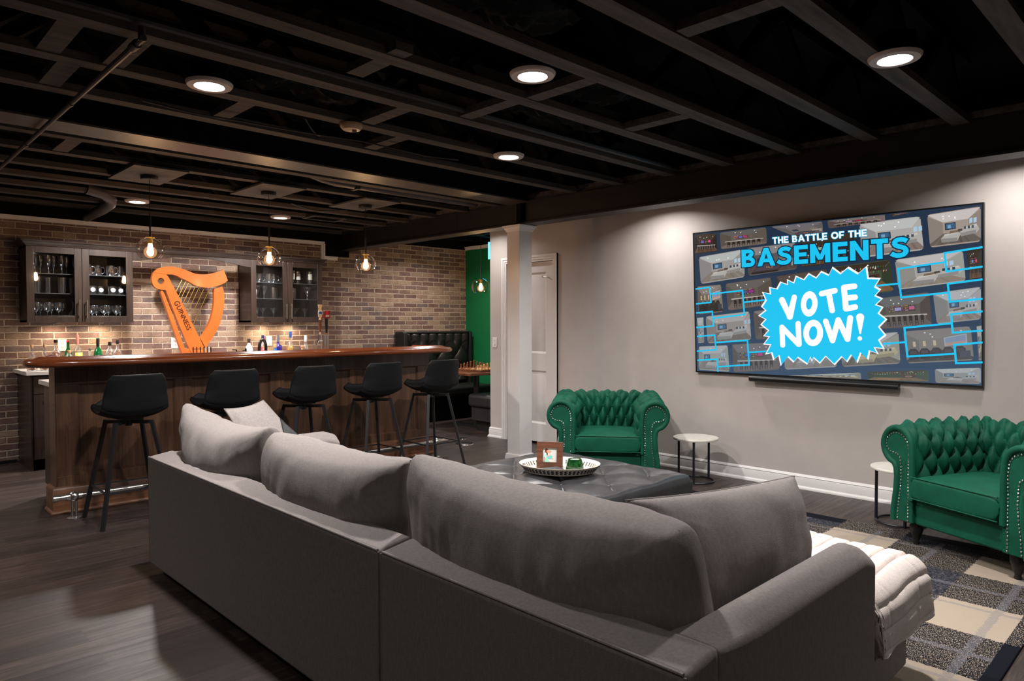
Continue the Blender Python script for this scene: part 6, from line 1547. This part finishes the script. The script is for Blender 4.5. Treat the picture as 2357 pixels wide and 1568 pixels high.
part('frame', MB().box(-.25, .25, -.25, .25, 0, .028), M['tablewood'], cb, bevel=.003)
la, lb = MB(), MB()
for i in range(8):
    for j in range(8): (la if (i+j) % 2 else lb).box(-.22+.055*i, -.165+.055*i, -.22+.055*j, -.165+.055*j, .028, .0292)
part('light_squares', la, solid('maple', (206, 160, 104)), cb, smooth=0); part('dark_squares', lb, solid('walnut_square', (96, 56, 34)), cb, smooth=0)
base_ = [(0, 0), (.017, 0), (.018, .006), (.012, .012)]
PR = dict(pawn=base_+[(.007, .022), (.006, .032), (.010, .035), (.006, .038), (.010, .045), (.008, .054), (0, .057)], rook=base_+[(.009, .02), (.008, .045), (.013, .048), (.013, .060), (.009, .060), (.009, .056), (0, .056)],
          knight=base_+[(.010, .02), (.009, .040), (.012, .048), (.012, .060), (.006, .070), (0, .072)], bishop=base_+[(.008, .025), (.007, .05), (.012, .053), (.007, .056), (.011, .066), (.005, .078), (0, .083)],
          queen=base_+[(.009, .025), (.008, .062), (.013, .066), (.009, .070), (.014, .084), (.006, .086), (0, .090)], king=base_+[(.009, .025), (.008, .068), (.014, .072), (.009, .076), (.013, .090), (.004, .092), (.003, .104), (0, .105)])
order = ['rook', 'knight', 'bishop', 'queen', 'king', 'bishop', 'knight', 'rook']
dk, lt = solid('piece_brown', (150, 80, 44), .4), solid('piece_cream', (222, 180, 122), .4)
CM = {}
def piece(kind, m, i, j, side):
    k = (kind, side)
    if k not in CM:
        mb = MB().lathe(PR[kind], n=14)
        CM[k] = mb.mesh('chess_'+kind, m, 50)
    o = bpy.data.objects.new('chess_'+kind, CM[k]); col.objects.link(o); o.location = (6.06-.1925+.055*i, 6.76-.1925+.055*j, .7562)
    where = 'back row on the brick wall side' if side == 'brown' else 'back row on the near side'
    lab = ('%s wooden chess pawn in its row on the board' % ('brown' if side == 'brown' else 'cream')) if kind == 'pawn' else '%s wooden chess %s in the %s' % ('brown' if side == 'brown' else 'cream', kind, where)
    tag(o, lab, 'chess piece', side+' chess pieces')
for i in range(8):
    piece('pawn', dk, i, 6, 'brown'); piece(order[i], dk, i, 7, 'brown'); piece('pawn', lt, i, 1, 'cream'); piece(order[i], lt, i, 0, 'cream')
# floor discs and glowing screen edge
fd = thing('floor_outlet', 'round black floor disc with a bright metal rim beyond the last bar stool', 'floor outlet', (5.05, 5.93, 0))
part('rim', MB().lathe([(0, .0005), (.10, .0005), (.098, .006), (.085, .008), (0, .008)], n=36), M['chrome'], fd); part('lid', MB().lathe([(0, .0085), (.086, .0085), (.082, .0105), (0, .0105)], n=36), M['blackplastic'], fd)
part('screw', MB().lathe([(0, .0105), (.008, .0105), (.008, .012), (0, .012)], (.02, 0, 0), 12), M['chrome'], fd)
fe = thing('floor_outlet', 'smaller round floor disc farther away beside the booth bench', 'floor outlet', (5.26, 6.22, 0))
part('rim', MB().lathe([(0, .0005), (.055, .0005), (.053, .005), (.045, .006), (0, .006)], n=30), M['chrome'], fe); part('lid', MB().lathe([(0, .0065), (.045, .0065), (0, .0075)], n=30), M['blackplastic'], fe)
ws = thing('glowing_screen', 'small glowing cyan screen high on the green wall beside the white wall edge', 'screen', (6.93, 7.34, 2.40))
part('casing', MB().box(.01, .085, -.26, .26, -.13, .13), M['blackplastic'], ws); part('display', MB().box(.0, .01, -.255, .255, -.125, .125), emis('cyan_screen', (.10, .55, .85, 1), 2.2), ws, smooth=0)
